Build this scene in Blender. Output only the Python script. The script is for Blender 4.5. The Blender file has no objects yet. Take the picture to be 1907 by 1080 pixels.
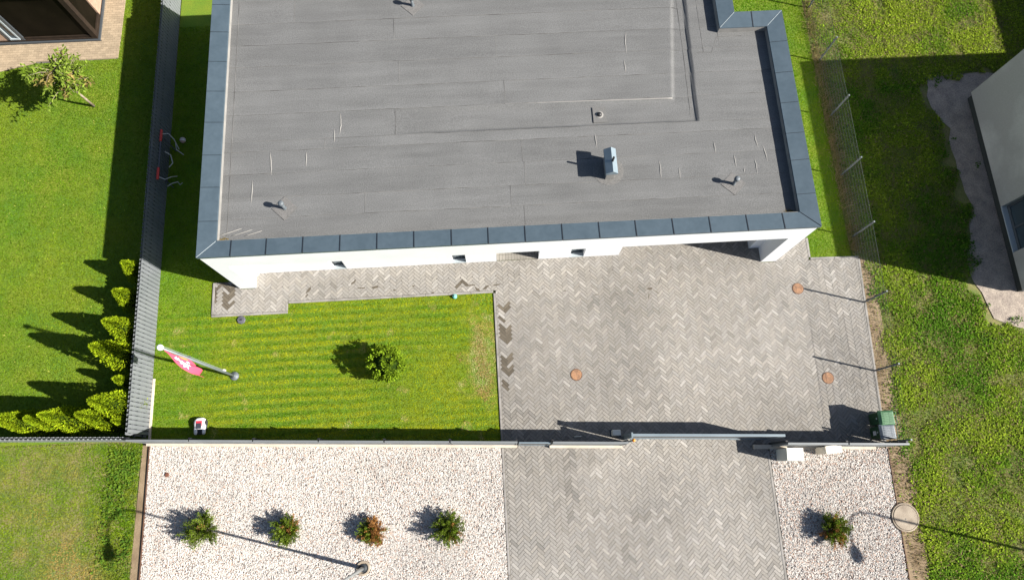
import bpy, math, random
import numpy as np
from mathutils import Vector, Matrix

S = bpy.context.scene
C = S.collection
rnd = random.Random(7)
rng = np.random.default_rng(11)

# ------------------------------------------------------------------ camera, sky, sun, exposure
CAM_H = 24.0
F_PX, TILT, ROLL, YAW = 1290.0, math.radians(15.25), math.radians(3.0), math.radians(-6.2)
_r = Vector((1, 0, 0)); _f = Vector((0, math.sin(TILT), -math.cos(TILT))); _u = _r.cross(_f)
_r, _u = math.cos(ROLL) * _r + math.sin(ROLL) * _u, -math.sin(ROLL) * _r + math.cos(ROLL) * _u
_yw = Matrix.Rotation(YAW, 3, 'Z'); _r, _u, _f = _yw @ _r, _yw @ _u, _yw @ _f
cd = bpy.data.cameras.new('camera'); cam = bpy.data.objects.new('camera', cd); C.objects.link(cam)
M3 = Matrix((_r, _u, -_f)).transposed()
cam.matrix_world = Matrix.Translation((0, 0, CAM_H)) @ M3.to_4x4()
cd.sensor_width = 36.0; cd.lens = F_PX / 1907.0 * 36.0
cd.clip_start = 0.1; cd.clip_end = 2000
S.camera = cam

SUN_EL, SUN_AZ = math.radians(35.4), math.radians(-16.4)     # azimuth measured from +x
W = bpy.data.worlds.new('World'); S.world = W; W.use_nodes = True
wn = W.node_tree.nodes; wl = W.node_tree.links; wn.clear()
wo = wn.new('ShaderNodeOutputWorld'); bg = wn.new('ShaderNodeBackground'); sk = wn.new('ShaderNodeTexSky')
sk.sky_type = 'NISHITA'; sk.sun_disc = False; sk.sun_elevation = SUN_EL; sk.sun_rotation = math.pi / 2 - SUN_AZ
bg.inputs['Strength'].default_value = 0.05
wl.new(sk.outputs[0], bg.inputs[0]); wl.new(bg.outputs[0], wo.inputs[0])
sd = bpy.data.lights.new('sun', 'SUN'); sd.energy = 5.0; sd.angle = math.radians(0.5); sd.color = (1.0, 0.95, 0.87)
sun = bpy.data.objects.new('sun', sd); C.objects.link(sun)
SV = Vector((math.cos(SUN_EL) * math.cos(SUN_AZ), math.cos(SUN_EL) * math.sin(SUN_AZ), math.sin(SUN_EL)))
sun.rotation_euler = (-SV).to_track_quat('-Z', 'Y').to_euler(); sun.location = (30, -10, 40)
vs = S.view_settings
vs.view_transform = 'Standard'; vs.look = 'None'; vs.gamma = 1.0; vs.use_curve_mapping = False
vs.exposure = 1.35

def G(px, py, z=0.0):
    """photo pixel -> point of the horizontal plane at height z"""
    d = _f + (px - 953.5) / F_PX * _r - (py - 540.0) / F_PX * _u
    k = (z - CAM_H) / d.z
    return Vector((k * d.x, k * d.y, z))

# ------------------------------------------------------------------ helpers
def tag(o, label=None, cat=None, group=None, kind=None):
    if label: o['label'] = label
    if cat: o['category'] = cat
    if group: o['group'] = group
    if kind: o['kind'] = kind
    return o

WORLD_LOC = {}
def thing(name, label, cat, loc=(0, 0, 0), group=None):
    o = bpy.data.objects.new(name, None); C.objects.link(o)
    o.empty_display_size = 0.2
    o.location = loc; WORLD_LOC[o.name] = Vector(loc)
    return tag(o, label, cat, group)

def link(name, me, parent=None, origin=(0, 0, 0)):
    """origin: world position of the object's origin (no rotations anywhere)"""
    o = bpy.data.objects.new(name, me); C.objects.link(o)
    og = Vector(origin); WORLD_LOC[o.name] = og
    if parent is not None:
        o.parent = parent; o.location = og - WORLD_LOC[parent.name]
    else:
        o.location = og
    return o

class MB:
    """mesh builder in world coordinates; optional local frame (origin, angle about z)"""
    def __init__(s, org=(0, 0), ang=0.0):
        s.v = []; s.f = []; s.c = []; s.o = org; s.ca = math.cos(ang); s.sa = math.sin(ang)
    def T(s, p):
        return (s.o[0] + s.ca * p[0] - s.sa * p[1], s.o[1] + s.sa * p[0] + s.ca * p[1], p[2])
    def add(s, vs, fs):
        b = len(s.v); s.v += [s.T(p) for p in vs]; s.f += [tuple(b + i for i in f) for f in fs]; return s
    def box(s, x0, x1, y0, y1, z0, z1):
        return s.add([(x0, y0, z0), (x1, y0, z0), (x1, y1, z0), (x0, y1, z0), (x0, y0, z1), (x1, y0, z1), (x1, y1, z1), (x0, y1, z1)],
                     [(3, 2, 1, 0), (4, 5, 6, 7), (0, 1, 5, 4), (1, 2, 6, 5), (2, 3, 7, 6), (3, 0, 4, 7)])
    def hexa(s, b, t):
        return s.add(list(b) + list(t), [(3, 2, 1, 0), (4, 5, 6, 7), (0, 1, 5, 4), (1, 2, 6, 5), (2, 3, 7, 6), (3, 0, 4, 7)])
    def prism(s, poly, z0, z1):
        n = len(poly)
        return s.add([(p[0], p[1], z0) for p in poly] + [(p[0], p[1], z1) for p in poly],
                     [tuple(range(n - 1, -1, -1)), tuple(range(n, 2 * n))] + [(i, (i + 1) % n, n + (i + 1) % n, n + i) for i in range(n)])
    def loft(s, rings, cap=True):
        n = len(rings[0]); vs = [p for r in rings for p in r]; fs = []
        for k in range(len(rings) - 1):
            for i in range(n):
                a = k * n + i; b = k * n + (i + 1) % n
                fs.append((a, b, b + n, a + n))
        if cap:
            fs.append(tuple(range(n - 1, -1, -1))); fs.append(tuple(range((len(rings) - 1) * n, len(rings) * n)))
        return s.add(vs, fs)
    def lathe(s, cx, cy, prof, n=20):
        return s.loft([[(cx + r * math.cos(2 * math.pi * i / n), cy + r * math.sin(2 * math.pi * i / n), z) for i in range(n)] for r, z in prof])
    def tube(s, pts, r, n=8):
        pts = [Vector(p) for p in pts]; rings = []
        rr = r if isinstance(r, (list, tuple)) else [r] * len(pts)
        ref = Vector((0.31, 0.22, 0.92)).normalized()
        for i, p in enumerate(pts):
            d = (pts[min(i + 1, len(pts) - 1)] - pts[max(i - 1, 0)]).normalized()
            rf = ref if abs(d.dot(ref)) < 0.95 else Vector((1, 0, 0))
            a = d.cross(rf).normalized(); b = d.cross(a)
            rings.append([tuple(p + rr[i] * (math.cos(2 * math.pi * k / n) * a + math.sin(2 * math.pi * k / n) * b)) for k in range(n)])
        return s.loft(rings)
    def mesh(s, name, mat, smooth=False, origin=(0, 0, 0)):
        og = origin
        me = bpy.data.meshes.new(name)
        me.from_pydata([(p[0] - og[0], p[1] - og[1], p[2] - og[2]) for p in s.v], [], s.f)
        if mat: me.materials.append(mat)
        if smooth:
            me.polygons.foreach_set('use_smooth', [True] * len(me.polygons))
        me.update(); return me
    def build(s, name, mat, parent=None, smooth=False, origin=None):
        if origin is None:
            origin = WORLD_LOC[parent.name] if parent is not None else (0, 0, 0)
        return link(name, s.mesh(name, mat, smooth, origin), parent, origin)

def bevel(o, w=0.01, seg=2):
    m = o.modifiers.new('bevel', 'BEVEL'); m.width = w; m.segments = seg; m.limit_method = 'ANGLE'; return o

def np_mesh(name, v, f, cols, mat, parent=None, origin=(0, 0, 0)):
    """v (N,3), f (M,k) ints, cols (N,3) per vertex"""
    v = np.asarray(v, np.float32) - np.asarray(origin, np.float32); f = np.asarray(f, np.int32); k = f.shape[1]
    me = bpy.data.meshes.new(name)
    me.vertices.add(len(v)); me.vertices.foreach_set('co', v.ravel())
    me.loops.add(f.size); me.loops.foreach_set('vertex_index', f.ravel())
    me.polygons.add(len(f)); me.polygons.foreach_set('loop_start', np.arange(0, f.size, k, dtype=np.int32))
    me.update(calc_edges=True)
    a = me.color_attributes.new('Col', 'FLOAT_COLOR', 'POINT')
    c4 = np.ones((len(v), 4), np.float32); c4[:, :3] = cols
    a.data.foreach_set('color', c4.ravel())
    me.materials.append(mat)
    return link(name, me, parent, origin)

def col_attr(me, cols):
    a = me.color_attributes.new('Col', 'FLOAT_COLOR', 'POINT')
    c4 = np.ones((len(me.vertices), 4), np.float32); c4[:, :3] = cols
    a.data.foreach_set('color', c4.ravel())

def vnoise(x, y, scale, seed=0, oct=1):
    out = np.zeros_like(np.asarray(x, float)); amp = 1.0; tot = 0.0
    for o in range(oct):
        r = np.random.default_rng(seed * 31 + o).random((97, 89))
        u = np.asarray(x, float) / scale + 500.3; w = np.asarray(y, float) / scale + 500.7
        i = np.floor(u).astype(int); j = np.floor(w).astype(int); a = u - i; b = w - j
        a = a * a * (3 - 2 * a); b = b * b * (3 - 2 * b)
        g = lambda p, q: r[p % 97, q % 89]
        out = out + amp * (g(i, j) * (1 - a) * (1 - b) + g(i + 1, j) * a * (1 - b) + g(i, j + 1) * (1 - a) * b + g(i + 1, j + 1) * a * b)
        tot += amp; amp *= 0.5; scale *= 0.5
    return out / tot

def inpoly(x, y, poly):
    r = np.zeros(len(x), bool); n = len(poly)
    for i in range(n):
        x0, y0 = poly[i][:2]; x1, y1 = poly[(i + 1) % n][:2]
        if y0 == y1: continue
        c = ((y0 > y) != (y1 > y)) & (x < (x1 - x0) * (y - y0) / (y1 - y0) + x0)
        r ^= c
    return r

def scatter(poly, dens, seed=1, excl=()):
    r = np.random.default_rng(seed); xs = [p[0] for p in poly]; ys = [p[1] for p in poly]
    n = int((max(xs) - min(xs)) * (max(ys) - min(ys)) * dens)
    x = r.uniform(min(xs), max(xs), n); y = r.uniform(min(ys), max(ys), n)
    k = inpoly(x, y, poly)
    for e in excl: k &= ~inpoly(x, y, e)
    return x[k], y[k]

# ------------------------------------------------------------------ materials
def mat(name, col, rough=0.8, col2=None, scale=4.0, detail=4.0, bump=0.0, bscale=40.0, metal=0.0, attr=False, spec=0.5,
        mixlo=0.35, mixhi=0.65, fine=0.0, fscale=60.0, transl=0.0, coat=0.0):
    m = bpy.data.materials.new(name); m.use_nodes = True
    n = m.node_tree.nodes; l = m.node_tree.links; n.clear()
    out = n.new('ShaderNodeOutputMaterial')
    geo = n.new('ShaderNodeNewGeometry')
    if attr:
        a = n.new('ShaderNodeAttribute'); a.attribute_name = 'Col'; src = a.outputs['Color']
    else:
        rg = n.new('ShaderNodeRGB'); rg.outputs[0].default_value = (*col, 1); src = rg.outputs[0]
    if col2 is not None:
        nz = n.new('ShaderNodeTexNoise'); nz.inputs['Scale'].default_value = scale; nz.inputs['Detail'].default_value = detail
        l.new(geo.outputs['Position'], nz.inputs['Vector'])
        mr = n.new('ShaderNodeMapRange'); mr.inputs[1].default_value = mixlo; mr.inputs[2].default_value = mixhi
        l.new(nz.outputs[0], mr.inputs[0])
        mx = n.new('ShaderNodeMix'); mx.data_type = 'RGBA'; l.new(mr.outputs[0], mx.inputs[0])
        l.new(src, mx.inputs[6]); mx.inputs[7].default_value = (*col2, 1); src = mx.outputs[2]
    if fine > 0:
        nf = n.new('ShaderNodeTexNoise'); nf.inputs['Scale'].default_value = fscale; nf.inputs['Detail'].default_value = 3
        l.new(geo.outputs['Position'], nf.inputs['Vector'])
        mf = n.new('ShaderNodeMapRange'); mf.inputs[1].default_value = 0.25; mf.inputs[2].default_value = 0.75
        mf.inputs[3].default_value = 1 - fine; mf.inputs[4].default_value = 1 + fine
        l.new(nf.outputs[0], mf.inputs[0])
        vm = n.new('ShaderNodeVectorMath'); vm.operation = 'SCALE'; l.new(src, vm.inputs[0]); l.new(mf.outputs[0], vm.inputs['Scale']); src = vm.outputs[0]
    if transl > 0:
        d = n.new('ShaderNodeBsdfDiffuse'); t = n.new('ShaderNodeBsdfTranslucent'); ms = n.new('ShaderNodeMixShader')
        l.new(src, d.inputs[0]); l.new(src, t.inputs[0]); ms.inputs[0].default_value = transl
        l.new(d.outputs[0], ms.inputs[1]); l.new(t.outputs[0], ms.inputs[2]); l.new(ms.outputs[0], out.inputs[0])
        return m
    p = n.new('ShaderNodeBsdfPrincipled'); l.new(src, p.inputs['Base Color'])
    p.inputs['Roughness'].default_value = rough; p.inputs['Metallic'].default_value = metal
    p.inputs['Specular IOR Level'].default_value = spec; p.inputs['Coat Weight'].default_value = coat
    if bump > 0:
        nb = n.new('ShaderNodeTexNoise'); nb.inputs['Scale'].default_value = bscale; nb.inputs['Detail'].default_value = 4
        l.new(geo.outputs['Position'], nb.inputs['Vector'])
        b = n.new('ShaderNodeBump'); b.inputs['Strength'].default_value = bump; b.inputs['Distance'].default_value = 0.02
        l.new(nb.outputs[0], b.inputs['Height']); l.new(b.outputs[0], p.inputs['Normal'])
    l.new(p.outputs[0], out.inputs[0])
    return m

M = {}
M['soil'] = mat('soil', (0.15, 0.105, 0.06), 0.95, (0.25, 0.185, 0.115), 1.3, 6, bump=0.6, bscale=14, fine=0.25)
M['lawn_soil'] = mat('lawn_soil', (0.072, 0.145, 0.004), 0.95, (0.125, 0.165, 0.006), 0.9, 6, bump=0.5, bscale=30, fine=0.35, fscale=30)
M['rough_soil'] = mat('rough_soil', (0.075, 0.12, 0.015), 0.95, (0.17, 0.145, 0.055), 1.6, 6, bump=0.6, bscale=20, fine=0.3, fscale=25)
M['sand'] = mat('sand', (0.29, 0.245, 0.20), 0.95, (0.20, 0.165, 0.14), 2.6, 8, bump=1.0, bscale=7, fine=0.35, fscale=22)
M['joint_sand'] = mat('joint_sand', (0.075, 0.065, 0.055), 0.95, (0.11, 0.10, 0.085), 3, 4)
M['gravel_soil'] = mat('gravel_soil', (0.19, 0.165, 0.145), 0.95, (0.27, 0.235, 0.205), 20, 4)
M['paver'] = mat('paver', (1, 1, 1), 0.85, attr=True, fine=0.13, fscale=24, bump=0.25, bscale=70, spec=0.25)
M['stone'] = mat('stone', (1, 1, 1), 0.8, attr=True, spec=0.3)
M['kerb'] = mat('kerb', (0.25, 0.235, 0.22), 0.9, (0.17, 0.16, 0.145), 2.2, 5, fine=0.12, bump=0.2)
M['concrete'] = mat('concrete', (0.31, 0.26, 0.20), 0.9, (0.20, 0.16, 0.12), 3.5, 6, fine=0.12, bump=0.3)
M['plinth'] = mat('plinth', (0.52, 0.45, 0.36), 0.9, (0.42, 0.36, 0.29), 2.5, 4, fine=0.08)
M['grass'] = mat('grass', (1, 1, 1), attr=True, transl=0.35)
M['leaf'] = mat('leaf', (1, 1, 1), attr=True, transl=0.25)
M['bark'] = mat('bark', (0.20, 0.15, 0.10), 0.9, (0.30, 0.25, 0.19), 8, 5, bump=0.4)
M['white_wall'] = mat('white_wall', (0.80, 0.815, 0.83), 0.85, (0.77, 0.78, 0.79), 1.5, 4, bump=0.08, bscale=180, spec=0.3)
M['soffit'] = mat('soffit', (0.6, 0.6, 0.6), 0.8)
M['cap'] = mat('cap', (0.058, 0.083, 0.103), 0.42, (0.068, 0.095, 0.117), 2.0, 3, metal=0.15, bump=0.03, bscale=25, fine=0.06, fscale=8)
M['seam'] = mat('seam', (0.012, 0.016, 0.022), 0.5)
M['membrane'] = mat('membrane', (1, 1, 1), 0.92, attr=True, fine=0.26, fscale=30, bump=0.5, bscale=45, spec=0.25)
M['upstand'] = mat('upstand', (0.24, 0.23, 0.215), 0.92, (0.19, 0.185, 0.175), 3, 5, bump=0.3, bscale=90)
M['bitumen'] = mat('bitumen', (0.045, 0.043, 0.042), 0.8, (0.14, 0.137, 0.13), 1.6, 5, mixlo=0.38, mixhi=0.62)
M['galv'] = mat('galv', (0.085, 0.10, 0.11), 0.55, (0.12, 0.135, 0.15), 6, 4, metal=0.1)
M['chimney'] = mat('chimney', (0.15, 0.195, 0.225), 0.5, (0.18, 0.225, 0.255), 5, 3, metal=0.1)
M['black'] = mat('black', (0.012, 0.012, 0.013), 0.5)
M['rubber'] = mat('rubber', (0.015, 0.015, 0.016), 0.8)
M['fence'] = mat('fence', (0.165, 0.178, 0.19), 0.45, (0.19, 0.203, 0.215), 1.2, 3, metal=0.2, fine=0.05, fscale=9)
M['fence_dark'] = mat('fence_dark', (0.03, 0.035, 0.04), 0.5, metal=0.2)
M['fence_panel'] = mat('fence_panel', (0.155, 0.165, 0.17), 0.5, (0.18, 0.19, 0.195), 1.4, 3, metal=0.15)
M['gate'] = mat('gate', (0.17, 0.21, 0.235), 0.4, (0.20, 0.24, 0.265), 1.5, 3, metal=0.3)
M['gate_infill'] = mat('gate_infill', (0.10, 0.105, 0.11), 0.5, metal=0.15)
M['orange'] = mat('orange', (0.65, 0.22, 0.02), 0.35)
M['cabinet'] = mat('cabinet', (0.66, 0.66, 0.60), 0.6, (0.58, 0.58, 0.52), 2.5, 4)
M['cabinet_beige'] = mat('cabinet_beige', (0.62, 0.57, 0.48), 0.6, (0.56, 0.51, 0.43), 2.5, 4)
M['bin_green'] = mat('bin_green', (0.045, 0.13, 0.055), 0.55, (0.06, 0.155, 0.07), 4, 4)
M['bin_dark'] = mat('bin_dark', (0.012, 0.05, 0.018), 0.5, (0.018, 0.06, 0.024), 4, 4)
M['bin_grey'] = mat('bin_grey', (0.12, 0.14, 0.16), 0.45, (0.16, 0.18, 0.20), 5, 4)
M['sticker'] = mat('sticker', (0.5, 0.52, 0.55), 0.5)
M['glass'] = mat('glass', (0.03, 0.045, 0.055), 0.06, spec=0.8)
M['glass_brown'] = mat('glass_brown', (0.006, 0.005, 0.0032), 0.35, (0.010, 0.008, 0.005), 1.2, 3, spec=0.02)
M['frame'] = mat('frame', (0.05, 0.058, 0.066), 0.45)
M['frame_light'] = mat('frame_light', (0.30, 0.34, 0.36), 0.45)
M['door'] = mat('door', (0.07, 0.075, 0.085), 0.5)
M['brown_post'] = mat('brown_post', (0.020, 0.014, 0.010), 0.7, (0.028, 0.019, 0.013), 6, 4, spec=0.15)
M['timber'] = mat('timber', (0.30, 0.20, 0.14), 0.7, (0.36, 0.25, 0.18), 5, 5)
M['nb_plinth'] = mat('nb_plinth', (0.014, 0.018, 0.017), 0.8)
M['nb_wall'] = mat('nb_wall', (0.25, 0.25, 0.235), 0.9, (0.34, 0.34, 0.32), 0.55, 6, mixlo=0.48, mixhi=0.66, bump=0.15, bscale=60, fine=0.06, fscale=20)
M['cover'] = mat('cover', (0.31, 0.165, 0.085), 0.8, (0.19, 0.105, 0.06), 7, 6, fine=0.25, fscale=30)
M['rust'] = mat('rust', (0.12, 0.045, 0.025), 0.8)
M['corten'] = mat('corten', (0.07, 0.035, 0.022), 0.8, (0.11, 0.055, 0.03), 4, 4)
M['post_grey'] = mat('post_grey', (0.075, 0.082, 0.085), 0.6)
M['wire'] = mat('wire', (0.16, 0.18, 0.175), 0.5, metal=0.3)
M['wire_dark'] = mat('wire_dark', (0.05, 0.06, 0.055), 0.6)
M['wet'] = mat('wet', (0.075, 0.06, 0.042), 0.5, (0.10, 0.085, 0.065), 9, 4)
M['pole'] = mat('pole', (0.15, 0.175, 0.19), 0.45, (0.18, 0.205, 0.22), 5, 3, metal=0.1)
M['white_paint'] = mat('white_paint', (0.8, 0.8, 0.8), 0.4)
M['flag_red'] = mat('flag_red', (0.60, 0.06, 0.115), 0.75)
M['flag_white'] = mat('flag_white', (0.8, 0.78, 0.78), 0.75)
M['flag_orange'] = mat('flag_orange', (0.65, 0.22, 0.05), 0.75)
M['mower_white'] = mat('mower_white', (0.72, 0.73, 0.76), 0.35, coat=0.3)
M['mower_dark'] = mat('mower_dark', (0.03, 0.033, 0.045), 0.5)
M['mower_red'] = mat('mower_red', (0.55, 0.03, 0.05), 0.4)
M['red_paint'] = mat('red_paint', (0.55, 0.04, 0.03), 0.45)
M['grey_tube'] = mat('grey_tube', (0.42, 0.40, 0.36), 0.45)
M['net'] = mat('net', (0.02, 0.02, 0.022), 0.9)
M['ball_tan'] = mat('ball_tan', (0.45, 0.30, 0.22), 0.6)
M['ball_white'] = mat('ball_white', (0.7, 0.66, 0.62), 0.6)
M['dark_plastic'] = mat('dark_plastic', (0.06, 0.06, 0.075), 0.6, (0.09, 0.09, 0.105), 8, 4)
M['teal'] = mat('teal', (0.12, 0.40, 0.36), 0.5)
M['lamp_grey'] = mat('lamp_grey', (0.22, 0.23, 0.23), 0.45, metal=0.3)
M['lens'] = mat('lens', (0.7, 0.7, 0.68), 0.2)

# ------------------------------------------------------------------ ground sheets
def sheet(name, polys, z, m, label, cat, sub=None):
    mb = MB()
    for p in polys:
        mb.add([(q[0], q[1], z) for q in p], [tuple(range(len(p)))])
    return tag(mb.build(name, m), label, cat, kind='structure')

def FY(x): return 1.161 - 0.0615 * x          # back face of the street fence
FANG = math.atan(-0.0615)

big = [(-300, -300), (300, -300), (300, 300), (-300, 300)]
sheet('ground', [big], -0.03, M['rough_soil'], 'rough grassy ground under and around the plots', 'ground')
NB_LAWN = [(-30, 2.2), (-11.95, 1.95), (-11.95, 30), (-30, 30)]
NB_PATH1 = [(-30, 16.30), (-18.63, 16.32), (-17.3, 16.62), (-14.15, 16.69), (-14.12, 17.5), (-30, 17.42)]
NB_PATH2 = [(-14.9, 17.5), (-14.12, 17.5), (-14.0, 24), (-14.9, 24)]
FRONT_LAWN = [(-11.86, FY(-11.86)), (0.02, FY(0)), (0.02, 6.46), (-7.34, 6.46), (-7.34, 6.07), (-9.95, 6.10), (-9.95, 7.35), (-8.97, 7.35), (-8.97, 24), (-11.86, 24)]
SIDE_LAWN = [(11.62, 7.10), (13.20, 7.06), (13.2, 24), (8.8, 24), (8.8, 14.95), (10.38, 14.95), (10.38, 7.9), (11.66, 7.9)]
ROUGH_L = [(-30, -12), (-12.1, -12), (-12.05, 1.45), (-11.95, 1.9), (-30, 2.15)]
SOIL_L = [(-12.25, -12), (-11.74, -12), (-11.74, 1.80), (-12.0, 1.84)]
GRAVEL_L = [(-11.71, -6), (0.0, -6), (0.02, 1.03), (-11.74, 1.75)]
GRAVEL_R = [(9.05, -6.2), (12.9, -6.2), (13.14, 0.27), (9.12, 0.50)]
FIELD = [(13.2, 0.4), (13.18, 24), (40, 24), (40, -12), (12.9, -12), (13.1, 0.2)]
SANDY = [(17.55, 14.45), (18.4, 14.5), (20.4, 14.4), (20.4, 3.6), (18.9, 4.05), (17.9, 4.6), (17.5, 5.8), (17.45, 6.85), (18.1, 8.5), (17.85, 10.7), (17.95, 12.05), (17.5, 13.0)]
sheet('lawn_ground', [FRONT_LAWN], 0.0, M['lawn_soil'], 'mown lawn soil around the white house', 'lawn')
sheet('neighbour_lawn_ground', [NB_LAWN], -0.004, M['lawn_soil'], 'neighbouring lawn soil left of the grey picket fence', 'lawn')
sheet('side_lawn_ground', [SIDE_LAWN], 0.0, M['lawn_soil'], 'narrow lawn soil right of the white house', 'lawn')
sheet('rough_verge', [ROUGH_L], -0.012, M['rough_soil'], 'rough grass verge soil below the picket fence corner', 'verge')
sheet('soil_strip', [SOIL_L], -0.004, M['soil'], 'bare soil strip along the left edge of the white gravel', 'soil')
sheet('gravel_bed', [GRAVEL_L], 0.0, M['gravel_soil'], 'large bed under the white gravel left of the driveway', 'gravel bed')
sheet('gravel_bed_small', [GRAVEL_R], 0.0, M['gravel_soil'], 'smaller bed under the white gravel right of the driveway', 'gravel bed')
def wobbly(poly, step=0.35, amp=0.22, seed=3):
    out = []; r = random.Random(seed)
    for i in range(len(poly)):
        a = Vector(poly[i]); b = Vector(poly[(i + 1) % len(poly)]); n = max(1, int((b - a).length / step))
        for k in range(n):
            p = a.lerp(b, k / n); out.append((p.x + r.uniform(-amp, amp), p.y + r.uniform(-amp, amp)))
    return out
sheet('sandy_ground', [wobbly(SANDY, 0.4, 0.10)], -0.006, M['sand'], 'bare sandy soil along the grey house wall', 'soil')
sheet('soil_strip_right', [[(12.98, -8), (13.45, -8), (13.9, -0.6), (13.8, 0.4), (13.9, 6.7), (13.5, 7.1), (13.46, 7.02), (13.10, 0.62), (13.12, 0.25)]], -0.008, M['soil'],
      'dry soil strip along the right edge of gravel and paving', 'soil')

# ------------------------------------------------------------------ paving
PL, PW, JT = 0.30, 0.10, 0.009
REG = [  # convex regions of herringbone paving (house frame)
    [(0.12, 1.04), (13.08, 0.34), (13.40, 7.04), (0.12, 7.04)],
    [(0.12, -6.0), (9.0, -6.0), (9.08, 0.56), (0.12, 1.04)],
    [(-8.42, 7.04), (9.82, 7.04), (9.82, 7.61), (-8.42, 7.61)],
    [(-7.28, 6.52), (0.12, 6.52), (0.12, 7.04), (-7.28, 7.04)],
    [(-9.86, 6.16), (-7.28, 6.16), (-7.28, 7.04), (-9.86, 7.04)],
    [(-9.86, 7.04), (-8.97, 7.04), (-8.97, 7.33), (-9.86, 7.33)],
    [(4.66, 7.61), (9.45, 7.61), (9.45, 10.9), (4.66, 10.9)],
    [(10.38, 7.04), (11.60, 7.04), (11.62, 7.9), (10.38, 7.9)],
]
def clip(poly, conv):
    n = len(conv)
    for i in range(n):
        ax, ay = conv[i]; bx, by = conv[(i + 1) % n]; out = []
        sd = lambda p: (bx - ax) * (p[1] - ay) - (by - ay) * (p[0] - ax)
        for k in range(len(poly)):
            p, q = poly[k], poly[(k + 1) % len(poly)]; sp, sq = sd(p), sd(q)
            if sp >= 0: out.append(p)
            if (sp >= 0) != (sq >= 0):
                t = sp / (sp - sq); out.append((p[0] + t * (q[0] - p[0]), p[1] + t * (q[1] - p[1])))
        poly = out
        if len(poly) < 3: return []
    return poly
def area(p):
    return 0.5 * abs(sum(p[i][0] * p[(i + 1) % len(p)][1] - p[(i + 1) % len(p)][0] * p[i][1] for i in range(len(p))))

mb = MB()
for r_ in REG: mb.add([(q[0], q[1], 0.004) for q in r_], [tuple(range(len(r_)))])
paving = tag(mb.build('paving', M['joint_sand']), 'grey herringbone paved driveway, yard and house path', 'paving', kind='structure')

c45 = math.sqrt(0.5)
blocks = []
nn = 3
for a in range(-260, 260):
    for b in range(-40, 40):
        ox, oy = a + b * 2 * nn, a
        for kind, (x0, x1, y0, y1) in enumerate(((0, 3, 0, 1), (0, 1, 1, 4))):
            cx, cy = (ox + (x0 + x1) / 2) * PW, (oy + (y0 + y1) / 2) * PW
            wx, wy = c45 * (cx - cy), c45 * (cx + cy)
            if -10.3 < wx < 13.8 and -4.9 < wy < 11.2:
                blocks.append((wx, wy, kind))
bx = np.array([b[0] for b in blocks]); by = np.array([b[1] for b in blocks])
n1 = vnoise(bx, by, 2.6, 5, 2); n2 = vnoise(bx, by, 0.5, 6, 2); n3 = vnoise(bx, by, 0.28, 8, 1)
pr = np.random.default_rng(5)
rv = pr.random(len(blocks)); rv2 = pr.random(len(blocks)); rv3 = pr.normal(0, 1, len(blocks))
VAR = []
for i in range(len(blocks)):
    base = 0.222 + 0.085 * (n1[i] - 0.5)
    k = 1.0 + 0.06 * rv3[i] + 0.10 * (n2[i] - 0.5)
    if rv[i] < 0.11: k *= 1.14 + .10 * rv2[i]
    elif rv[i] > 0.95: k *= 0.86
    if by[i] > 6.1 and bx[i] < 4: k *= 1.12
    wm = 0.5 + 0.5 * rv2[i]
    c = (base * k, base * k * (0.925 + 0.02 * rv2[i]), base * k * (0.82 + 0.05 * rv2[i]))
    stain = 0
    if 0.16 < bx[i] < 0.42 + 0.28 * math.sin(max(0.0, (by[i] - 3.0)) * 0.95) and 3.0 < by[i] < 6.05 and n3[i] > 0.25 + 0.2 * max(0, 1.2 * (3.9 - by[i])) and rv2[i] < .66: stain = 1
    if -9.9 < bx[i] < -9.25 and 6.15 < by[i] < 7.3 and n3[i] > 0.35 and rv2[i] < .6: stain = 1
    if -9.2 < bx[i] < 1.0 and 6.55 < by[i] < 6.95 and n3[i] > 0.95 - 0.14 * (-1.2 < bx[i] < 0.3): stain = 1
    if stain: c = (0.078 * (1 + .6 * rv[i]), 0.066 * (1 + .6 * rv[i]), 0.05 * (1 + .6 * rv[i]))
    VAR.append(c)
hl, hw = PL / 2 - JT / 2, PW / 2 - JT / 2
def rect(wx, wy, kind, l=hl, w=hw):
    if kind == 1: l, w = w, l
    return [(wx + c45 * (x - y), wy + c45 * (x + y)) for x, y in ((-l, -w), (l, -w), (l, w), (-l, w))]
full = []; pieces = []
for i, (wx, wy, kd) in enumerate(blocks):
    p = rect(wx, wy, kd)
    inside = 0
    for r_ in REG:
        q = clip(p, r_)
        if q and area(q) > 0.0008:
            inside += area(q) > 0.999 * (4 * hl * hw)
            pieces.append((i, q))
    if inside: full.append((math.hypot(wx, wy), i))
full.sort(); indiv = set()
ZT = 0.034
NCOL = 9
for d_, i in full:
    c0 = VAR[i]
    if len(indiv) >= 300: break
    if abs(by[i] - FY(bx[i])) < 0.02: continue
    indiv.add(i)
shared = {}
order = sorted(indiv, key=lambda i: VAR[i][0])
for rank, i in enumerate(order):
    kd = blocks[i][2]; q = rank * NCOL // len(order); key = (kd, q)
    if key not in shared:
        m_ = MB(); t = rect(0, 0, kd, hl - 0.005, hw - 0.005); b = rect(0, 0, kd)
        m_.loft([[(x, y, 0.002 - ZT) for x, y in b], [(x, y, -0.004) for x, y in b], [(x, y, 0) for x, y in t]])
        me = m_.mesh('paver', M['paver']); col_attr(me, np.tile(np.array(VAR[i]), (len(me.vertices), 1))); shared[key] = me
    link('paver', shared[key], paving, (blocks[i][0], blocks[i][1], ZT + rnd.uniform(-.0015, .0015)))
vv = []; ff = []; cc = []; 
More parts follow.
